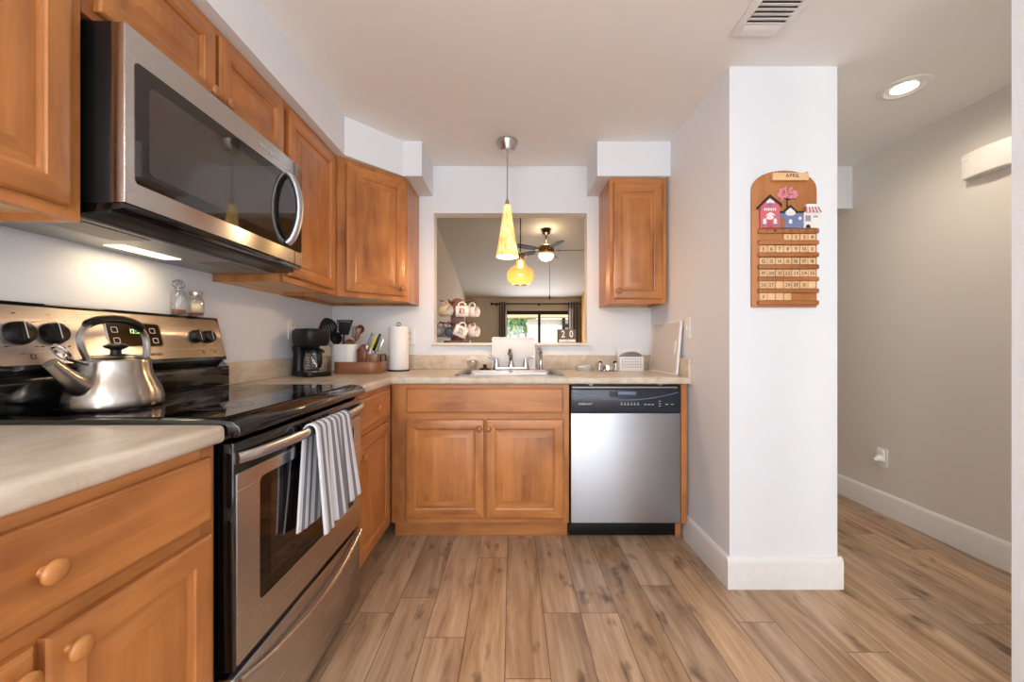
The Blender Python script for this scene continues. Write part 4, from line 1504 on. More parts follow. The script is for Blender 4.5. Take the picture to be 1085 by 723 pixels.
# fill globe added behind the eye, outside the frame, lights the near room
GX, GY, GZ, GR = -0.75, -1.30, 1.90, 0.16
t = thing('added_globe_light', 'added white frosted fill globe hanging unseen behind the eye', 'pendant lamp', (GX, GY, GZ - GR))
m = MB(); m.lathe([(0, -GR)] + [(GR * math.sin(PI * k / 16), -GR * math.cos(PI * k / 16)) for k in range(1, 16)] + [(0, GR)], (GX, GY, GZ), n=32)
m.build('globe', emitter('lit_globe', (1.0, 0.95, 0.88, 1), GLOBE_POWER / (PI * 4 * PI * GR * GR)), t)
m = MB(); m.cyl((GX, GY, GZ + GR - 0.005), (GX, GY, CEIL - 0.02), 0.006, n=8); m.lathe([(0, -0.0008), (0.06, -0.0008), (0.05, -0.03), (0, -0.03)], (GX, GY, CEIL), n=20)
m.build('stem', M['nickel'], t)

# pendant over the sink
KY = 2.42
kp = at(537.5, 0, KY)
t = thing('cone_pendant_lamp', 'slim amber marbled glass cone pendant hanging over the sink', 'pendant lamp', (kp.x, KY, at(0, 273, KY).z))
m = MB(); m.lathe([(0, -0.0008), (0.065, -0.0008), (0.066, -0.012), (0.062, -0.02), (0.046, -0.056), (0.040, -0.064), (0, -0.066)], (kp.x, KY, CEIL), n=36)
m.build('canopy', M['nickel'], t)
zt, zb = at(0, 217.5, KY).z, at(0, 272.5, KY).z
m = MB(); m.cyl((kp.x, KY, zt + 0.02), (kp.x, KY, CEIL - 0.06), 0.0045, n=10)
m.build('stem', M['nickel'], t)
m = MB(); m.lathe([(0, 0.035), (0.008, 0.035), (0.012, 0.02), (0.017, 0.0), (0, 0.0)], (kp.x, KY, zt), n=18)
m.build('cap', M['nickel'], t)
L = zt - zb
m = MB(); m.lathe([(0.017, L), (0.021, L * 0.94), (0.034, L * 0.66), (0.048, L * 0.38), (0.062, L * 0.13), (0.067, 0.02), (0.068, 0.0)], (kp.x, KY, zb), n=36)
m.build('glass_shade', M['amber_shade'], t, solid=0.003)
m = MB(); m.lathe([(0, 0.08), (0.012, 0.08), (0.016, 0.05), (0.024, 0.02), (0.016, -0.005), (0, -0.012)], (kp.x, KY, zb + 0.07), n=16)
m.build('bulb', M['bulb'], t)
lamp('cone_pendant_bulb', 'POINT', (kp.x, KY, zb - 0.02), 12, (1.0, 0.62, 0.32), 0.04)

# ------------------------------------------------------------------ kettle
kc = Vector((-1.068, 1.056, 0.9309))
kt = thing('kettle', 'brushed steel stovetop kettle with black-grip handle on the range', 'kettle', tuple(kc))
prof = [(0, 0), (0.094, 0), (0.098, 0.003), (0.1005, 0.012), (0.100, 0.028), (0.094, 0.050), (0.085, 0.070), (0.077, 0.088), (0.073, 0.104), (0.072, 0.118), (0.072, 0.126), (0.068, 0.130), (0.050, 0.131)]
m = MB(); m.lathe(prof, kc, n=48)
m.build('body', M['kettle'], kt, angle=60)
m = MB(); m.lathe([(0.051, 0.1312), (0.060, 0.133), (0.052, 0.138), (0.02, 0.142), (0, 0.143)], kc, n=36)
ld = m.build('lid', M['kettle'], kt)
m = MB(); m.lathe([(0, 0), (0.012, 0), (0.011, 0.010), (0.024, 0.017), (0.026, 0.022), (0.018, 0.027), (0, 0.029)], kc + Vector((0, 0, 0.1425)), n=24)
m.build('lid_knob', M['black'], ld)
m = MB()
m.tube([kc + Vector(p) for p in ((0, -0.070, 0.058), (0, -0.090, 0.066), (0, -0.118, 0.092), (0, -0.150, 0.126))], [0.029, 0.026, 0.019, 0.0145], 20)
sp_ = m.build('spout', M['kettle'], kt)
m = MB()
c = kc + Vector((0, -0.128, 0.150))
m.tube([kc + Vector((0, -0.066, 0.118)), kc + Vector((0, -0.095, 0.126)), kc + Vector((0, -0.118, 0.136))], [0.006, 0.005, 0.005], 8)
ringp = [c + Vector((0.014 * math.cos(2 * PI * k / 20), -0.012 * math.sin(2 * PI * k / 20) , 0.016 * math.sin(2 * PI * k / 20))) for k in range(20)]
m.tube(ringp, 0.0045, 8, closed=True)
m.build('spout_lever', M['chrome'], sp_)
# handle: flat steel band rising over the lid, black grip on top
hp = [(-0.070, 0.100), (-0.080, 0.128), (-0.094, 0.160), (-0.098, 0.186), (-0.086, 0.212), (-0.055, 0.228), (-0.010, 0.234), (0.035, 0.226), (0.066, 0.205), (0.078, 0.176), (0.078, 0.145), (0.074, 0.110)]
m = MB()
for a, b in zip(hp, hp[1:]):
    pass
band = [(kc.x, kc.y + a + 0.010, kc.z + b) for a, b in hp]


def band_mesh(mm, pts, wd, th):
    """flat strap swept in the y-z plane"""
    vs = []
    for k, p in enumerate(pts):
        a = Vector(pts[max(0, k - 1)]); b = Vector(pts[min(len(pts) - 1, k + 1)])
        d = (b - a).normalized(); nrm = Vector((0, -d.z, d.y))
        for sx_, sn in ((-1, -1), (1, -1), (1, 1), (-1, 1)):
            vs.append(Vector(p) + Vector((sx_ * wd / 2, 0, 0)) + nrm * (sn * th / 2))
    n = len(pts)
    fs = [(4 * k + i, 4 * k + (i + 1) % 4, 4 * k + 4 + (i + 1) % 4, 4 * k + 4 + i) for k in range(n - 1) for i in range(4)] + [(3, 2, 1, 0), (4 * n - 4, 4 * n - 3, 4 * n - 2, 4 * n - 1)]
    mm.add(vs, fs)


def smooth_path(P, k=4):
    out = []
    for i in range(len(P) - 1):
        p0, p1, p2, p3 = [Vector(P[max(0, min(len(P) - 1, i + j))]) for j in (-1, 0, 1, 2)]
        for q in range(k):
            t_ = q / k
            out.append(0.5 * ((2 * p1) + (p2 - p0) * t_ + (2 * p0 - 5 * p1 + 4 * p2 - p3) * t_ ** 2 + (3 * p1 - p0 - 3 * p2 + p3) * t_ ** 3))
    out.append(Vector(P[-1]))
    return out


sm = smooth_path(band, 4)
m = MB(); band_mesh(m, sm, 0.020, 0.004)
hd_ = m.build('handle', M['nickel'], kt, bevel=0.001)
m = MB(); m.tube([p + Vector((0, 0, 0.003)) for p in sm[16:33]], [0.008] + [0.011] * 15 + [0.009], 12)
m.build('grip', M['black'], hd_)
m = MB()
for (a, b) in ((-0.062, 0.108), (0.085, 0.116)):
    m.lathe([(0, 0), (0.006, 0), (0.005, 0.004), (0, 0.005)], kc + Vector((0.010, a, b)), (1, 0, 0), 10)
m.build('rivet', M['chrome'], hd_)

# ------------------------------------------------------------------ jars on the range
jx = -1.236
t = thing('spice_jar', 'tall clear glass cork-stopper bottle on the range top, left of the jar', 'jar', (jx, 1.452, 1.2076), group='glass jars on the range')
j = Vector((jx, 1.452, 1.2078))
m = MB(); m.lathe([(0, 0), (0.022, 0), (0.024, 0.003), (0.024, 0.070), (0.020, 0.082), (0.014, 0.090), (0.014, 0.100), (0.017, 0.103)], j, n=24)
m.build('bottle', M['glass'], t)
m = MB(); m.lathe([(0, 0.098), (0.012, 0.098), (0.013, 0.106), (0.009, 0.110), (0.014, 0.120), (0.009, 0.131), (0, 0.133)], j, n=18)
m.build('stopper', M['glass'], t)
m = MB(); m.lathe([(0, 0.004), (0.021, 0.004), (0.021, 0.018), (0, 0.018)], j, n=20)
m.build('contents', plain('brown_spice', s(128, 82, 54), 0.8), t)
m = MB(); m.tube([j + Vector((0.002 * math.cos(a), 0.026 * math.cos(a), 0.112 + 0.014 * math.sin(a))) for a in [2 * PI * k / 24 for k in range(24)]], 0.0018, 6, closed=True)
m.build('wire_bail', M['chrome'], t)
t = thing('spice_jar', 'short clear glass jar with metal lid on the range top', 'jar', (jx, 1.532, 1.2076), group='glass jars on the range')
j = Vector((jx, 1.532, 1.2078))
m = MB(); m.lathe([(0, 0), (0.024, 0), (0.026, 0.004), (0.026, 0.056), (0.022, 0.068), (0.018, 0.074), (0.018, 0.078)], j, n=24)
m.build('jar', M['glass'], t)
m = MB(); m.lathe([(0, 0.078), (0.020, 0.078), (0.021, 0.080), (0.021, 0.092), (0.019, 0.094), (0, 0.094)], j, n=24)
m.build('lid', M['nickel'], t)
m = MB()
fs = []
A_ = [(-0.9 + 1.3 * k / 8) for k in range(9)]
vs = [j + Vector((0.0265 * math.cos(a - 0.6), 0.0265 * math.sin(a - 0.6), z)) for z in (0.016, 0.048) for a in A_]
m.add(vs, [(k, k + 1, 10 + k, 9 + k) for k in range(8)])
m.build('paper_label', plain('cream_label_paper', s(226, 206, 170), 0.7), t, solid=0.0006)
m = MB(); m.lathe([(0, 0.004), (0.023, 0.004), (0.023, 0.012), (0, 0.012)], j, n=20)
m.build('contents', plain('dark_red_spice', s(120, 50, 40), 0.8), t)

# ------------------------------------------------------------------ coffee maker
cmx, cmy = -1.128, 2.205
cm = thing('coffee_maker', 'black drip coffee maker with glass carafe in the corner by the range', 'coffee maker', (cmx, cmy, CT), rz=math.radians(-38))
CM = ROOT[cm.name]
cf = Frame(CM @ Vector((0, 0, 0.0006)), CM.to_3x3() @ Vector((1, 0, 0)), CM.to_3x3() @ Vector((0, 1, 0)), (0, 0, 1))    # u = forward, v = across
m = MB(); m.prism(rrect(-0.105, 0.105, -0.078, 0.078, 0.045), cf, 0.0, 0.026)
m.build('base', M['black'], cm, bevel=0.004)
m = MB(); m.lathe([(0, 0), (0.055, 0), (0.055, 0.003), (0, 0.003)], cf(0.038, 0, 0.0262), n=28)
m.build('hot_plate', M['grey_metal'], cm)
m = MB()
lv = [(-0.104, -0.030, 0.072, 0.0265), (-0.100, -0.034, 0.070, 0.07), (-0.098, -0.036, 0.068, 0.12), (-0.103, -0.030, 0.074, 0.168)]
vs = []
for a0, a1, hw_, z in lv:
    vs += [cf(a, b, z) for a, b in rrect(a0, a1, -hw_, hw_, 0.03)]
n = 24
m.add(vs, [(L_ * n + i, L_ * n + (i + 1) % n, (L_ + 1) * n + (i + 1) % n, (L_ + 1) * n + i) for L_ in range(3) for i in range(n)] + [list(range(n))[::-1], [3 * n + i for i in range(n)]])
m.build('column', M['black'], cm)
m = MB()
vs = []
for a0, a1, hw_, z in [(-0.103, 0.080, 0.072, 0.168), (-0.106, 0.092, 0.078, 0.185), (-0.107, 0.098, 0.080, 0.245), (-0.104, 0.095, 0.077, 0.258)]:
    vs += [cf(a, b, z) for a, b in rrect(a0, a1, -hw_, hw_, 0.055)]
m.add(vs, [(L_ * n + i, L_ * n + (i + 1) % n, (L_ + 1) * n + (i + 1) % n, (L_ + 1) * n + i) for L_ in range(3) for i in range(n)] + [list(range(n))[::-1], [3 * n + i for i in range(n)]])
hdp = m.build('brew_head', M['black'], cm)
m = MB(); m.prism(rrect(-0.098, 0.088, -0.070, 0.070, 0.05), cf, 0.2582, 0.264)
m.build('lid', M['black_matt'], hdp, bevel=0.002)
m = MB(); m.lathe([(0, 0), (0.011, 0), (0.010, 0.004), (0, 0.005)], cf(0.070, -0.062, 0.215), cf.u * 0.6 - cf.v * 0.8, 14)
m.build('button', M['chrome'], hdp)
m = MB(); m.lathe([(0, 0.001), (0.050, 0.001), (0.056, 0.010), (0.058, 0.045), (0.054, 0.075), (0.046, 0.098), (0.048, 0.108)], cf(0.038, 0, 0.030), n=32)
ca = m.build('carafe', M['glass'], cm)
m = MB(); m.lathe([(0, 0.125), (0.03, 0.124), (0.048, 0.114), (0.051, 0.100), (0.047, 0.098), (0, 0.110)], cf(0.038, 0, 0.030), n=32)
m.build('carafe_lid', M['black'], ca)
m = MB()
m.tube([cf(0.085, -0.010, 0.140), cf(0.112, -0.012, 0.138), cf(0.128, -0.014, 0.120), cf(0.128, -0.014, 0.075), cf(0.112, -0.012, 0.055), cf(0.096, -0.010, 0.055)], 0.008, 10, flat=1.3)
m.build('carafe_handle', M['black'], ca)
m = MB()
for k in range(5):
    a = -1.05
    p = cf(0.038 + 0.0585 * math.cos(a), 0.0585 * math.sin(a), 0.048 + 0.014 * k)
    m.obox(Frame(p, cf.u * -math.sin(a) + cf.v * math.cos(a), (0, 0, 1), cf.u * math.cos(a) + cf.v * math.sin(a)), -0.009, 0.009, -0.001, 0.001, 0, 0.0005)
m.build('level_marks', M['grey_print'], ca)

# ------------------------------------------------------------------ wooden tray with crock and knife block
tx0, tx1, ty0, ty1 = -1.082, -0.795, 2.335, 2.530
t = thing('serving_tray', 'brown wooden tray with black end handles in the worktop corner', 'tray', ((tx0 + tx1) / 2, 2.45, CT))
P = rrect(tx0, tx1, ty0, ty1, 0.06, 7)
Q = rrect(tx0 + 0.010, tx1 - 0.010, ty0 + 0.010, ty1 - 0.010, 0.05, 7)
m = MB(); m.prism(Q, WORLD, CT + 0.001, CT + 0.012)
m.build('bottom', M['brown_wood'], t)
m = MB(); m.ringprism(P, Q, WORLD, CT + 0.0008, CT + 0.072)
m.build('rim', M['brown_wood'], t, bevel=0.002)
for x, sgn in ((tx1 - 0.005, 1), (tx0 + 0.005, -1)):
    m = MB(); m.tube([(x, 2.39, CT + 0.060), (x, 2.39, CT + 0.105), (x, 2.398, CT + 0.113), (x, 2.472, CT + 0.113), (x, 2.48, CT + 0.105), (x, 2.48, CT + 0.060)], 0.004, 8)
    m.build('handle', M['black_matt'], t)
cxx, cyy = -1.045 + 0.01, 2.43
ct = thing('utensil_crock', 'white oval ceramic crock of cooking utensils standing on the wooden tray', 'crock', (cxx, cyy, CT + 0.0125))
cz = CT + 0.0128


def stack(levels, closed_top=False):
    mm = MB(); vs = []
    for a, b, r, z in levels:
        vs += [(cxx + p, cyy + q, cz + z) for p, q in rrect(-a, a, -b, b, r, 6)]
    n_ = 28
    fs = [(L_ * n_ + i, L_ * n_ + (i + 1) % n_, (L_ + 1) * n_ + (i + 1) % n_, (L_ + 1) * n_ + i) for L_ in range(len(levels) - 1) for i in range(n_)]
    fs += [list(range(n_))[::-1], [(len(levels) - 1) * n_ + i for i in range(n_)]]
    mm.add(vs, fs)
    return mm


mm = stack([(0.072, 0.054, 0.045, 0), (0.076, 0.058, 0.05, 0.01), (0.080, 0.060, 0.05, 0.15), (0.082, 0.062, 0.052, 0.160), (0.081, 0.061, 0.05, 0.165), (0.075, 0.055, 0.045, 0.164), (0.072, 0.052, 0.045, 0.02)])
mm.build('pot', M['ceramic'], ct)
m = MB()
m.tube([(cxx + 0.025, cyy - 0.0605, cz + 0.045), (cxx + 0.03, cyy - 0.0615, cz + 0.035), (cxx + 0.068, cyy - 0.0570, cz + 0.033)], 0.0018, 6)
m.build('engraved_mark', M['grey_plastic'], ct)


def utensil(name, label, foot, tip, r, mat, head):
    foot, tip = Vector(foot), Vector(tip)
    t_ = thing(name, label, 'utensil', tuple(foot), group='utensils in the crock')
    mm_ = MB(); mm_.tube([foot, foot.lerp(tip, 0.5), tip], [r, r, r * 0.85], 8)
    mm_.build('handle', mat, t_)
    d = (tip - foot).normalized()
    u = Vector((0.95, 0.3, 0)); u = (u - d * u.dot(d)).normalized()
    fr_ = Frame(tip, u, d, u.cross(d))
    head(fr_, t_, mat)


def spoon_head(a, L_, holes=False, mat2=None):
    def f(fr_, t_, mat):
        mm_ = MB()
        def fn(u, v):
            w = a * math.sin(PI * min(1, max(0.0, v * 0.94 + 0.05))) ** 0.6
            x = (u - 0.5) * 2 * w
            return fr_(x, L_ * v - 0.008, 0.012 * ((x / a) ** 2) - 0.012 * math.sin(PI * v))
        mm_.sheet(fn, 8, 14)
        b = mm_.build('bowl', mat2 or mat, t_, solid=0.004, recalc=False)
        if holes:
            mm_ = MB()
            for i in range(-2, 3):
                for j_ in range(6):
                    if abs(i) == 2 and j_ in (0, 5):
                        continue
                    x, v = i * a * 0.3, L_ * (0.22 + 0.11 * j_)
                    w = 0.012 * ((x / a) ** 2) - 0.012 * math.sin(PI * v / L_)
                    for sd in (-0.0026, 0.0026):
                        mm_.prism([(x + 0.0036 * math.cos(2 * PI * k / 8), v + 0.0036 * math.sin(2 * PI * k / 8)) for k in range(8)], Frame(fr_(0, 0, 0), fr_.u, fr_.v, fr_.w), w + sd - 0.0003, w + sd + 0.0003)
            mm_.build('perforations', M['grey_plastic'], b)
    return f


def turner_head(w0, w1, L_, slots=True):
    def f(fr_, t_, mat):
        mm_ = MB()
        mm_.prism([(-w0, -0.01), (w0, -0.01), (w1, L_), (-w1, L_ * 0.92)], fr_, -0.002, 0.002)
        b = mm_.build('blade', mat, t_, bevel=0.001)
        if slots:
            mm_ = MB()
            for j_ in range(5):
                for sd in (-0.0023, 0.0023):
                    mm_.prism([(-w1 * 0.75 + 0.004 * math.cos(2 * PI * k / 8), L_ * (0.25 + 0.15 * j_) + 0.004 * math.sin(2 * PI * k / 8)) for k in range(8)], fr_, sd - 0.0002, sd + 0.0002)
                    mm_.prism([(-w1 * 0.45 + j_ * w1 * 0.26 + 0.004 * math.cos(2 * PI * k / 8), L_ * (0.84) + 0.004 * math.sin(2 * PI * k / 8)) for k in range(8)], fr_, sd - 0.0002, sd + 0.0002)
            mm_.build('slots', M['grey_plastic'], b)
    return f


top = cz + 0.165
fz0 = cz + 0.03
utensil('slotted_spoon', 'large black perforated skimmer spoon leaning left in the crock', (cxx - 0.02, cyy, fz0), (cxx - 0.075, cyy - 0.025, top + 0.055), 0.005, M['black_nylon'], spoon_head(0.050, 0.118, True))
utensil('slotted_turner', 'black slotted turner upright in the middle of the crock', (cxx - 0.01, cyy - 0.02, fz0), (cxx + 0.006, cyy - 0.03, top + 0.068), 0.006, M['black_nylon'], turner_head(0.026, 0.048, 0.085))
utensil('serving_spoon', 'small black solid spoon low beside the skimmer in the crock', (cxx - 0.03, cyy + 0.02, fz0), (cxx - 0.050, cyy + 0.0, top + 0.010), 0.005, M['black_nylon'], spoon_head(0.034, 0.075))
utensil('spatula', 'pale grey spatula behind the black turner in the crock', (cxx + 0.02, cyy + 0.02, fz0), (cxx + 0.055, cyy + 0.025, top + 0.045), 0.005, M['grey_plastic'], turner_head(0.022, 0.030, 0.07, False))
utensil('wooden_spoon', 'tall brown wooden spoon leaning right in the crock', (cxx + 0.0, cyy + 0.0, fz0), (cxx + 0.085, cyy + 0.0, top + 0.075), 0.0055, M['walnut'], spoon_head(0.026, 0.055))
utensil('wooden_spatula', 'dark brown narrow wooden spatula leaning farthest right in the crock', (cxx + 0.02, cyy - 0.01, fz0), (cxx + 0.075, cyy - 0.02, top + 0.030), 0.005, M['walnut'], turner_head(0.010, 0.014, 0.075, False))
utensil('wooden_ladle', 'short brown wooden ladle at the front rim of the crock', (cxx + 0.03, cyy - 0.02, fz0), (cxx + 0.040, cyy - 0.032, top - 0.010), 0.006, M['brown_wood'], spoon_head(0.030, 0.050))
utensil('steel_whisk_handle', 'thin steel utensil handle leaning left behind the coffee maker', (cxx - 0.03, cyy + 0.03, fz0), (cxx - 0.165, cyy + 0.03, top + 0.085), 0.004, M['nickel'], turner_head(0.004, 0.006, 0.03, False))

# knife block
kx, ky = -0.885, 2.435
kz = CT + 0.0126
kb = thing('knife_block', 'brown wooden knife block on the tray right of the crock', 'knife block', (kx, ky, kz))
KF = Frame((kx, ky + 0.045, kz), (1, 0, 0), (0, 0, 1), (0, -1, 0))
m = MB()
m.prism([(-0.062, 0), (-0.008, 0), (-0.008, 0.115), (-0.030, 0.165), (-0.060, 0.130)], KF, 0.0, 0.09)
m.build('back_block', M['walnut'], kb, bevel=0.002)
m = MB()
m.prism([(-0.006, 0), (0.058, 0), (0.058, 0.060), (0.064, 0.105), (0.010, 0.105), (-0.006, 0.100)], KF, 0.002, 0.088)
m.build('front_block', M['brown_wood'], kb, bevel=0.002)
kd = Vector((0.42, 0, 1)).normalized()
knives = [(-0.016, 0.030, 0.145, 'grey_plastic', 'grey handled knife at the left of the knife block', 0.086),
          (0.004, 0.022, 0.120, 'yellow', 'yellow handled knife in the knife block', 0.092),
          (0.022, 0.035, 0.112, 'black', 'black handled knife standing highest in the knife block', 0.115),
          (0.032, 0.018, 0.108, 'white_plastic', 'white handled knife in the knife block', 0.075),
          (0.046, 0.026, 0.108, 'nickel', 'steel handled knife at the right of the knife block', 0.085)]
for (u, w, v, mt, lb_, L_) in knives:
    b = KF(u, v, w + 0.02)
    t_ = thing('kitchen_knife', lb_, 'knife', tuple(b), group='knives in the block')
    fr_ = Frame(b, (kd.z, 0, -kd.x), kd, (0, -1, 0))
    m = MB(); m.obox(fr_, -0.009, 0.009, 0.012, 0.012 + L_, -0.0055, 0.0055)
    m.build('handle', M[mt], t_, bevel=0.003)
    m = MB(); m.obox(fr_, -0.006, 0.006, -0.03, 0.012, -0.001, 0.001)
    m.build('blade', M['chrome'], t_)
    m = MB(); m.obox(fr_, -0.0075, 0.0075, 0.009, 0.015, -0.005, 0.005)
    m.build('bolster', M['chrome'], t_)

# paper towels
ppx, ppy = at(422.5, 0, 2.605).x, 2.605
t = thing('paper_towel_stand', 'wire paper towel stand with a looped top near the pass-through', 'stand', (ppx, ppy, CT))
m = MB()
m.tube([(ppx + 0.068 * math.cos(2 * PI * k / 32), ppy + 0.068 * math.sin(2 * PI * k / 32), CT + 0.0045) for k in range(32)], 0.004, 8, closed=True)
m.tube([(ppx - 0.068, ppy, CT + 0.0045), (ppx + 0.068, ppy, CT + 0.0045)], 0.004, 8)
m.tube([(ppx, ppy - 0.068, CT + 0.0045), (ppx, ppy + 0.068, CT + 0.0045)], 0.004, 8)
m.tube([(ppx - 0.068, ppy, CT + 0.0045), (ppx - 0.082, ppy - 0.01, CT + 0.0045)], 0.0045, 8)
m.build('base', M['black_matt'], t)
m = MB(); m.cyl((ppx, ppy, CT + 0.008), (ppx, ppy, CT + 0.300), 0.004, n=8)
m.tube([(ppx + 0.012 * math.cos(a), ppy, CT + 0.310 + 0.012 * math.sin(a)) for a in [2 * PI * k / 20 for k in range(20)]], 0.0025, 8, closed=True)
m.build('rod', M['black_matt'], t)
m = MB(); m.lathe([(0.020, 0), (0.062, 0), (0.064, 0.003), (0.064, 0.281), (0.062, 0.284), (0.020, 0.284), (0.019, 0.281), (0.019, 0.003), (0.020, 0)], (ppx, ppy, CT + 0.0095), n=48)
tag(m.build('paper_towel_roll', M['paper']), 'white paper towel roll standing on its wire stand', 'paper towels')

# ------------------------------------------------------------------ ledge: mug tree, mugs, date blocks
LZ = 1.1045
mgx, mgy = at(485, 0, 2.95).x, 2.95
t = thing('mug_tree', 'brown wooden mug rack at the left end of the pass-through ledge', 'mug rack', (mgx, mgy, LZ))
m = MB(); m.prism(rrect(mgx - 0.095, mgx + 0.095, mgy - 0.06, mgy + 0.06, 0.012), WORLD, LZ + 0.0004, LZ + 0.016)
m.build('base', M['walnut'], t, bevel=0.003)
m = MB()
bw_ = 0.052
P = [(-bw_, 0.016), (bw_, 0.016), (bw_, 0.27)] + [(bw_ * math.cos(PI * k / 10), 0.29 + 0.045 * math.sin(PI * k / 10)) for k in range(11)] + [(-bw_, 0.27)]
m.prism(P, Frame((mgx, mgy + 0.012, LZ + 0.0002), (1, 0, 0), (0, 0, 1), (0, -1, 0)), 0, 0.022)
m.build('back_board', M['walnut'], t, bevel=0.002)
mz1, mz0 = at(0, 320.3, mgy).z, at(0, 342.8, mgy).z
pegs = []
for zz in (mz1, mz0):
    for sgn in (-1, 1):
        m = MB(); m.tube([(mgx + sgn * 0.045, mgy - 0.005, zz - 0.006), (mgx + sgn * 0.09, mgy - 0.03, zz), (mgx + sgn * 0.128, mgy - 0.050, zz + 0.008)], [0.006, 0.0055, 0.005], 8)
        m.build('peg', M['walnut'], t)
for zz in (mz1, mz0):
    m = MB(); m.tube([(mgx + 0.02, mgy - 0.008, zz - 0.006), (mgx + 0.03, mgy - 0.075, zz), (mgx + 0.034, mgy - 0.095, zz + 0.008)], [0.006, 0.0055, 0.005], 8)
    m.build('peg', M['walnut'], t)
    m = MB(); m.tube([(mgx - 0.03, mgy - 0.008, zz - 0.006), (mgx - 0.05, mgy - 0.075, zz), (mgx - 0.056, mgy - 0.095, zz + 0.008)], [0.006, 0.0055, 0.005], 8)
    m.build('peg', M['walnut'], t)


def mug(px, py, Y, yaw, tilt, mat, inner, label, print_mat=None):
    """hangs by its handle: the cup's axis lies flat (local +x is the open mouth), handle on top"""
    c = at(px, py, Y)
    t_ = thing('coffee_mug', label, 'mug', (c.x, c.y, c.z - 0.042), group='mugs on the rack')
    R_ = Matrix.Rotation(yaw, 3, 'Z') @ Matrix.Rotation(tilt, 3, 'Y')
    ax = R_ @ Vector((1, 0, 0)); up = R_ @ Vector((0, 0, 1))
    r, h = 0.041, 0.092
    o_ = c - ax * (h / 2)
    m_ = MB(); m_.lathe([(0, 0), (r * 0.88, 0), (r, 0.006), (r, h - 0.002), (r - 0.0015, h), (r - 0.004, h - 0.002)], o_, ax, 28)
    b_ = m_.build('cup', mat, t_)
    m_ = MB(); m_.lathe([(r - 0.004, h - 0.002), (r - 0.0045, 0.01), (0, 0.006)], o_, ax, 28)
    m_.build('inside', inner, b_)
    m_ = MB()
    pts_ = [o_ + ax * (h * 0.5 + 0.027 * math.cos(a)) + up * (r - 0.004 + 0.030 * math.sin(a)) for a in [PI * k / 12 for k in range(13)]]
    m_.tube(pts_, 0.0052, 8, flat=1.2)
    m_.build('handle', mat, t_)
    if print_mat:
        side = ax.cross(up)
        if side.y > 0:
            side = -side
        m_ = MB(); vs_ = []
        for k in range(7):
            a = -0.5 + k / 6.0
            d_ = side * math.cos(a) + up * math.sin(a)
            for q in (0.26, 0.72):
                vs_.append(o_ + ax * (h * q) + d_ * (r + 0.0006))
        m_.add(vs_, [(2 * k, 2 * k + 1, 2 * k + 3, 2 * k + 2) for k in range(6)])
        m_.build('printed_picture', print_mat, b_, solid=0.0004)


def splash(name, c1, c2):
    t_ = NT(name)
    n_ = t_.noise(t_.obj(), 70, 3, 0.6)
    t_.base(t_.ramp(n_, [(0.42, c1), (0.5, s(230, 226, 226)), (0.6, c2)]))
    t_.rough(0.2)
    return t_.m


mug(472.0, 329.3, 2.89, math.radians(-32), 0.0, M['tan_ceramic'], M['cream_plastic'], 'tan coffee mug hanging top left on the mug rack')
mug(489.5, 330.0, 2.845, math.radians(8), 0.0, M['ceramic'], M['ceramic'], 'white mug with a red and purple print hanging top middle on the rack', splash('red_purple_print', s(150, 50, 70), s(120, 100, 150)))
mug(500.3, 330.6, 2.96, math.radians(-28), 0.0, M['ceramic'], M['ceramic'], 'plain white mug hanging top right on the mug rack')
mug(467.0, 351.5, 2.96, math.radians(-150), 0.0, M['grey_ceramic'], M['grey_ceramic'], 'grey mug hanging bottom left on the mug rack')
mug(475.0, 352.3, 2.875, math.radians(-72), 0.0, M['grey_ceramic'], M['dark_ceramic'], 'speckled grey mug with black inside, mouth forward, bottom row of the rack')
mug(487.6, 351.2, 2.845, math.radians(16), math.radians(24), M['ceramic'], M['ceramic'], 'tilted white mug with a green and blue print, bottom middle of the rack', splash('green_blue_print', s(70, 130, 110), s(90, 120, 150)))
mug(500.5, 351.5, 2.96, math.radians(-28), 0.0, M['ceramic'], M['ceramic'], 'plain white mug hanging bottom right on the mug rack')

# perpetual date blocks
dy = 2.84
a0, a1 = at(591.5, 0, dy).x, at(610.5, 0, dy).x
zb_, zt_ = LZ + 0.0004, at(0, 349, dy).z
t = thing('date_block_holder', 'grey wooden block calendar stand showing 20 on the pass-through ledge', 'block calendar', ((a0 + a1) / 2, dy, LZ))
m = MB()
m.box(a0, a1, dy, dy + 0.07, zb_, zb_ + 0.030); m.box(a0, a1, dy + 0.062, dy + 0.07, zb_ + 0.030, zt_)
m.box(a0, a0 + 0.006, dy, dy + 0.062, zb_ + 0.030, zt_); m.box(a1 - 0.006, a1, dy, dy + 0.062, zb_ + 0.030, zt_)
m.build('stand', M['block_grey'], t, bevel=0.001, seg=1)
NF = FB(dy)
m = MB(); m.obox(NF, a0 + 0.006, a1 - 0.006, zb_ + 0.004, zb_ + 0.023, 0.0002, 0.004)
mb_ = m.build('month_bar', M['white_paint'], t)
m = MB(); m.text('APRIL', NF, (a0 + a1) / 2, zb_ + 0.0135, 0.012, 0.0042)
m.build('month_text', M['grey_plastic'], mb_)
wd_ = (a1 - a0 - 0.014) / 2
for k, ch in enumerate('20'):
    x0_ = a0 + 0.0065 + k * (wd_ + 0.001)
    t = thing('date_block', 'grey wooden cube reading %s in the block calendar on the ledge' % ch, 'block', (x0_ + wd_ / 2, dy + 0.03, zb_ + 0.03), group='date blocks')
    m = MB(); m.box(x0_, x0_ + wd_, dy + 0.001, dy + 0.058, zb_ + 0.0305, zt_ - 0.001)
    m.build('cube', M['block_grey'], t, bevel=0.001, seg=1)
    m = MB(); m.text(ch, FB(dy + 0.001), x0_ + wd_ / 2, (zb_ + 0.0305 + zt_) / 2, 0.070, 0.0006, squash=0.8)
    m.build('numeral', M['white_paint'], t)

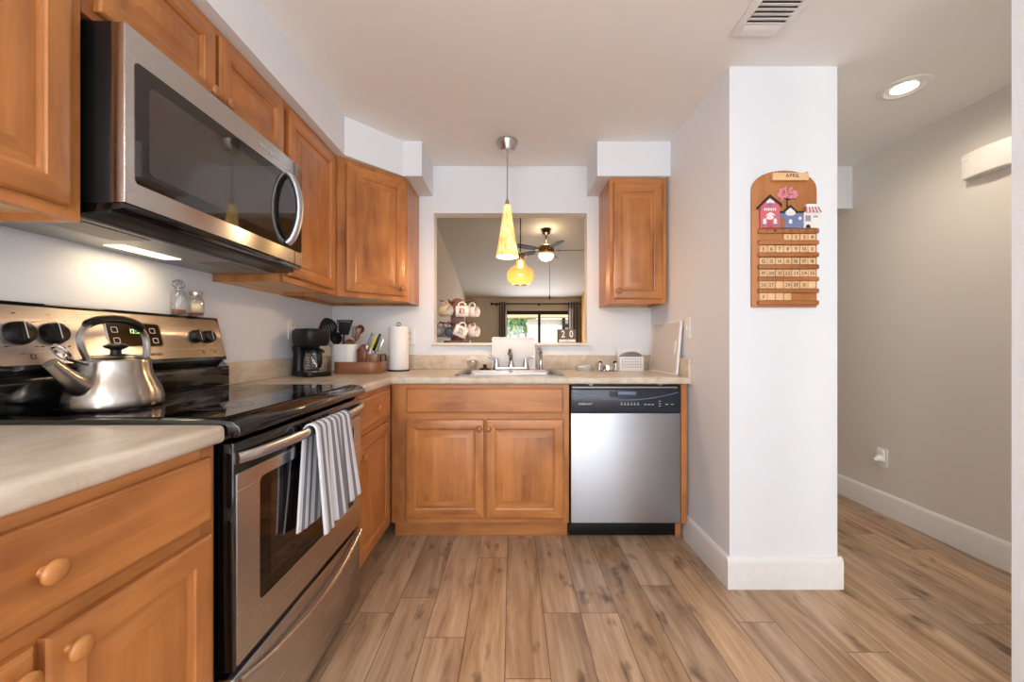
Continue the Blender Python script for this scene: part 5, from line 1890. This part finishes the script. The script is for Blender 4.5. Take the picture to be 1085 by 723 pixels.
# ------------------------------------------------------------------ wooden wall calendar on the pillar
K = PILY / F
cu = lambda zx: (760 + zx / 3.614 - CX) * K
cv = lambda zy: H - (150 + zy / 3.614 - CY) * K
AF = FB(PILY)
t = thing('wall_calendar', 'arched wooden perpetual calendar with painted houses on the white pillar', 'calendar', (cu(250), PILY, cv(637)))
m = MB()
c0, c1_, zs, zt2 = cu(126), cu(373), cv(192), cv(116)
P = [(c0, cv(636)), (c1_, cv(636)), (c1_, zs)] + [((c0 + c1_) / 2 + (c1_ - c0) / 2 * math.cos(a), zs + (zt2 - zs) * math.sin(a) ** 0.85) for a in [PI * k / 20 for k in range(1, 20)]] + [(c0, zs)]
m.prism(P, AF, 0.001, 0.014)
m.build('back_board', M['calendar_wood'], t, bevel=0.003)
rails = [(340, 357), (383, 400), (429, 446), (475, 492), (521, 538), (566, 583), (611, 628)]
for k, (a, b) in enumerate(rails):
    m = MB()
    m.obox(AF, cu(145), cu(374), cv(b), cv(a), 0.0145, 0.027)
    r_ = m.build('rail', M['calendar_rail'], t, bevel=0.004)
    if k == 0:
        m = MB()
        for ch, x in zip('SMTWTFS', (176, 206, 236, 266, 296, 326, 356)):
            m.text(ch, AF, cu(x), cv(348.5), 0.015, 0.0275)
        m.build('weekday_letters', M['dark_print'], r_)
m = MB(); m.sheet(lambda u, v: AF(cu(228) + 0, cv(200), 0.0146), 1, 1)
# painted tree
m = MB(); m.tube([AF(cu(257), cv(256), 0.0160), AF(cu(258), cv(232), 0.0165), AF(cu(256), cv(212), 0.0165)], [0.0035, 0.0025, 0.0015], 6)
for (x, y) in ((232, 214), (244, 200), (270, 198), (284, 214), (292, 226)):
    m.tube([AF(cu(258), cv(230), 0.016), AF(cu((258 + x) / 2), cv((228 + y) / 2 - 2), 0.0165), AF(cu(x), cv(y), 0.016)], [0.002, 0.0015, 0.001], 6)
m.build('painted_tree_trunk', M['dark_print'], t)
m = MB()
for k in range(90):
    a, q = random.uniform(0, 2 * PI), math.sqrt(random.random())
    x, y = 259 + 38 * q * math.cos(a), 207 + 27 * q * math.sin(a)
    if y > 222 and abs(x - 258) < 18:
        continue
    m.prism([(cu(x) + 0.005 * math.cos(2 * PI * i / 7), cv(y) + 0.005 * math.sin(2 * PI * i / 7)) for i in range(7)], AF, 0.0152, 0.0172 + 0.0012 * random.random())
m.build('painted_blossom', M['pale_pink'], t)
# pink house


def poly(name, pts, w0, w1, mat, par, bev=0.0):
    mm_ = MB(); mm_.prism([(cu(x), cv(y)) for x, y in pts], AF, w0, w1)
    return mm_.build(name, mat, par, bevel=bev)


hs = poly('pink_house', [(152, 337), (226, 337), (226, 250), (188, 220), (152, 250)], 0.0145, 0.024, M['pink'], t)
poly('house_roof', [(142, 257), (188, 212), (232, 247), (232, 256), (188, 222), (142, 266)], 0.0145, 0.028, M['dark_print'], hs)
m = MB()
for x in (168, 208):
    m = MB(); m.prism([(cu(x + p), cv(y)) for p, y in ((-6, 322), (6, 322), (6, 306), (0, 300), (-6, 306))], AF, 0.024, 0.0252)
    m.build('painted_window', M['white_paint'], hs)
m = MB()
m.prism([(cu(172 + 36 * k / 8), cv(290 - 12 * math.sin(PI * k / 8))) for k in range(9)], AF, 0.024, 0.0254)
m.prism([(cu(x), cv(y)) for x, y in ((176, 236), (188, 226), (204, 238), (204, 244), (176, 244))], AF, 0.024, 0.0252)
for k in range(6):
    m.prism([(cu(166 + 8 * k), cv(272)), (cu(171 + 8 * k), cv(272)), (cu(171 + 8 * k), cv(262)), (cu(166 + 8 * k), cv(262))], AF, 0.024, 0.0252)
m.prism([(cu(188 + 14 * math.cos(a)), cv(298 + 8 * math.sin(a))) for a in [2 * PI * k / 14 for k in range(14)]], AF, 0.024, 0.0250)
m.build('white_trim', M['white_paint'], hs)
m = MB()
for x in (168, 208):
    m.prism([(cu(x - 8), cv(330)), (cu(x + 8), cv(330)), (cu(x + 8), cv(323)), (cu(x - 8), cv(323))], AF, 0.024, 0.0258)
m.prism([(cu(181), cv(252)), (cu(196), cv(252)), (cu(196), cv(243)), (cu(181), cv(243))], AF, 0.024, 0.0256)
m.build('window_boxes', M['blue_paint'], hs)
poly('house_door', [(180, 337), (197, 337), (197, 306), (180, 306)], 0.024, 0.0248, plain('rose_door_paint', s(190, 84, 100), 0.6), hs)
hs = poly('blue_house', [(227, 337), (314, 337), (314, 280), (288, 280), (266, 256), (243, 280), (227, 280)], 0.0145, 0.022, M['blue_paint'], t)
poly('house_roof', [(227, 274), (240, 274), (266, 250), (290, 274), (316, 274), (316, 279), (288, 279), (266, 257), (242, 279), (227, 279)], 0.0145, 0.026, M['dark_print'], hs)
m = MB()
m.prism([(cu(x), cv(y)) for x, y in ((248, 284), (250, 274), (266, 261), (284, 274), (286, 284), (276, 290), (256, 290))], AF, 0.022, 0.0236)
m.build('gable_paint', M['white_paint'], hs)
m = MB(); m.prism([(cu(x), cv(y)) for x, y in ((261, 320), (273, 320), (273, 308), (267, 303), (261, 308))], AF, 0.022, 0.0232)
m.build('painted_window', M['white_paint'], hs)
m = MB(); m.prism([(cu(303 + 6 * math.cos(a)), cv(300 + 6 * math.sin(a))) for a in [2 * PI * k / 12 for k in range(12)]], AF, 0.022, 0.0232)
m.build('painted_clock', M['white_paint'], hs)
poly('house_door', [(229, 337), (246, 337), (246, 300), (229, 300)], 0.022, 0.0234, M['calendar_rail'], hs)
hs = poly('white_shop', [(317, 337), (374, 337), (374, 276), (317, 276)], 0.0145, 0.024, M['white_paint'], t)
poly('shop_gable', [(322, 258), (370, 258), (366, 247), (328, 247)], 0.0145, 0.026, M['white_paint'], hs)
m = MB()
for k in range(9):
    x0_, x1_ = 322 + 48 * k / 9, 322 + 48 * (k + 1) / 9
    X0_, X1_ = 316 + 62 * k / 9, 316 + 62 * (k + 1) / 9
    m.add([AF(cu(x0_), cv(258), 0.026), AF(cu(x1_), cv(258), 0.026), AF(cu(X1_), cv(280), 0.034), AF(cu(X0_), cv(280), 0.034)], [(0, 1, 2, 3)], k % 2)
m.build('striped_awning', [M['pink'], M['white_paint']], hs, solid=0.001)
m = MB()
m.prism([(cu(x), cv(y)) for x, y in ((322, 312), (342, 312), (342, 290), (322, 290))], AF, 0.024, 0.0248)
m.prism([(cu(x), cv(y)) for x, y in ((350, 297), (370, 297), (366, 291), (354, 291))], AF, 0.024, 0.0256)
m.build('shop_window', plain('grey_shop_window_paint', s(150, 150, 160), 0.5), hs)
poly('house_door', [(323, 337), (341, 337), (339, 327), (332, 323), (325, 327)], 0.024, 0.0256, M['dark_print'], hs)
# month plank on two hooks
t = thing('month_plank', 'small wooden plank reading APRIL hooked to the top of the wall calendar', 'plank', (cu(264), PILY - 0.03, cv(164)))
PF = Frame((0, PILY - 0.020, 0), (1, 0, 0), (0, 0, 1), (0, -1, 0))
m = MB(); m.prism([(cu(196), cv(158)), (cu(332), cv(158)), (cu(332), cv(130)), (cu(216), cv(130)), (cu(214), cv(122)), (cu(200), cv(126))][0:2] + [(cu(332), cv(130)), (cu(196), cv(130))], PF, -0.005, 0.010)
m.build('plank', M['tile_wood'], t, bevel=0.002)
m = MB(); m.text('APRIL', PF, cu(270), cv(141), 0.022, 0.0103)
m.build('month_text', M['dark_print'], t)
m = MB()
for x in (217, 330):
    m.tube([PF(cu(x), cv(130), 0.0), PF(cu(x), cv(124), 0.004), PF(cu(x), cv(124), -0.006)], 0.0016, 6)
m.build('hook', M['nickel'], t)
# date tiles
cols = [166, 196, 227, 258, 289, 320, 350]
rowy = [370, 414, 461, 505, 549, 594]
rows = [[None, None, None, 1, 2, 3, 4], [5, 6, 7, 8, 9, 10, 11], [12, 13, 14, 15, 16, 17, 18], [19, 20, 21, 22, 23, 24, 25], [26, 27, '', 29, 30, 31, ''], [3, '', '', '', None, None, None]]
for ri, row in enumerate(rows):
    for ci, v in enumerate(row):
        if v is None:
            continue
        x, y = cols[ci], rowy[ri]
        y1 = rails[ri + 1][0] - 1.2
        y0 = y - 11
        if v == '':
            lbl = ('blank pale wooden tile between 27 and 29 on the wall calendar' if ri == 4 and ci == 2 else
                   'blank pale wooden tile right of 31 on the wall calendar' if ri == 4 else
                   'blank pale wooden tile in the bottom row of the wall calendar, %s' % {1: 'second from the left', 2: 'third from the left', 3: 'fourth from the left'}[ci])
        elif ri == 5:
            lbl = 'pale wooden tile reading 3 at the left of the calendar bottom row'
        elif v == 3:
            lbl = 'pale wooden date tile reading 3 in the top row of the wall calendar'
        else:
            lbl = 'pale wooden date tile reading %d on the wall calendar' % v
        t = thing('date_tile', lbl, 'date tile', (cu(x), PILY - 0.017, cv(y1)), group='date tiles on the wall calendar')
        m = MB(); m.obox(AF, cu(x - 14), cu(x + 14), cv(y1), cv(y0), 0.0146, 0.0200)
        m.build('tile', M['tile_wood'], t, bevel=0.0008, seg=1)
        if v != '':
            m = MB(); m.text(str(v), AF, cu(x), cv((y0 + y1) / 2), 0.021, 0.0202)
            m.build('numeral', M['dark_print'], t)
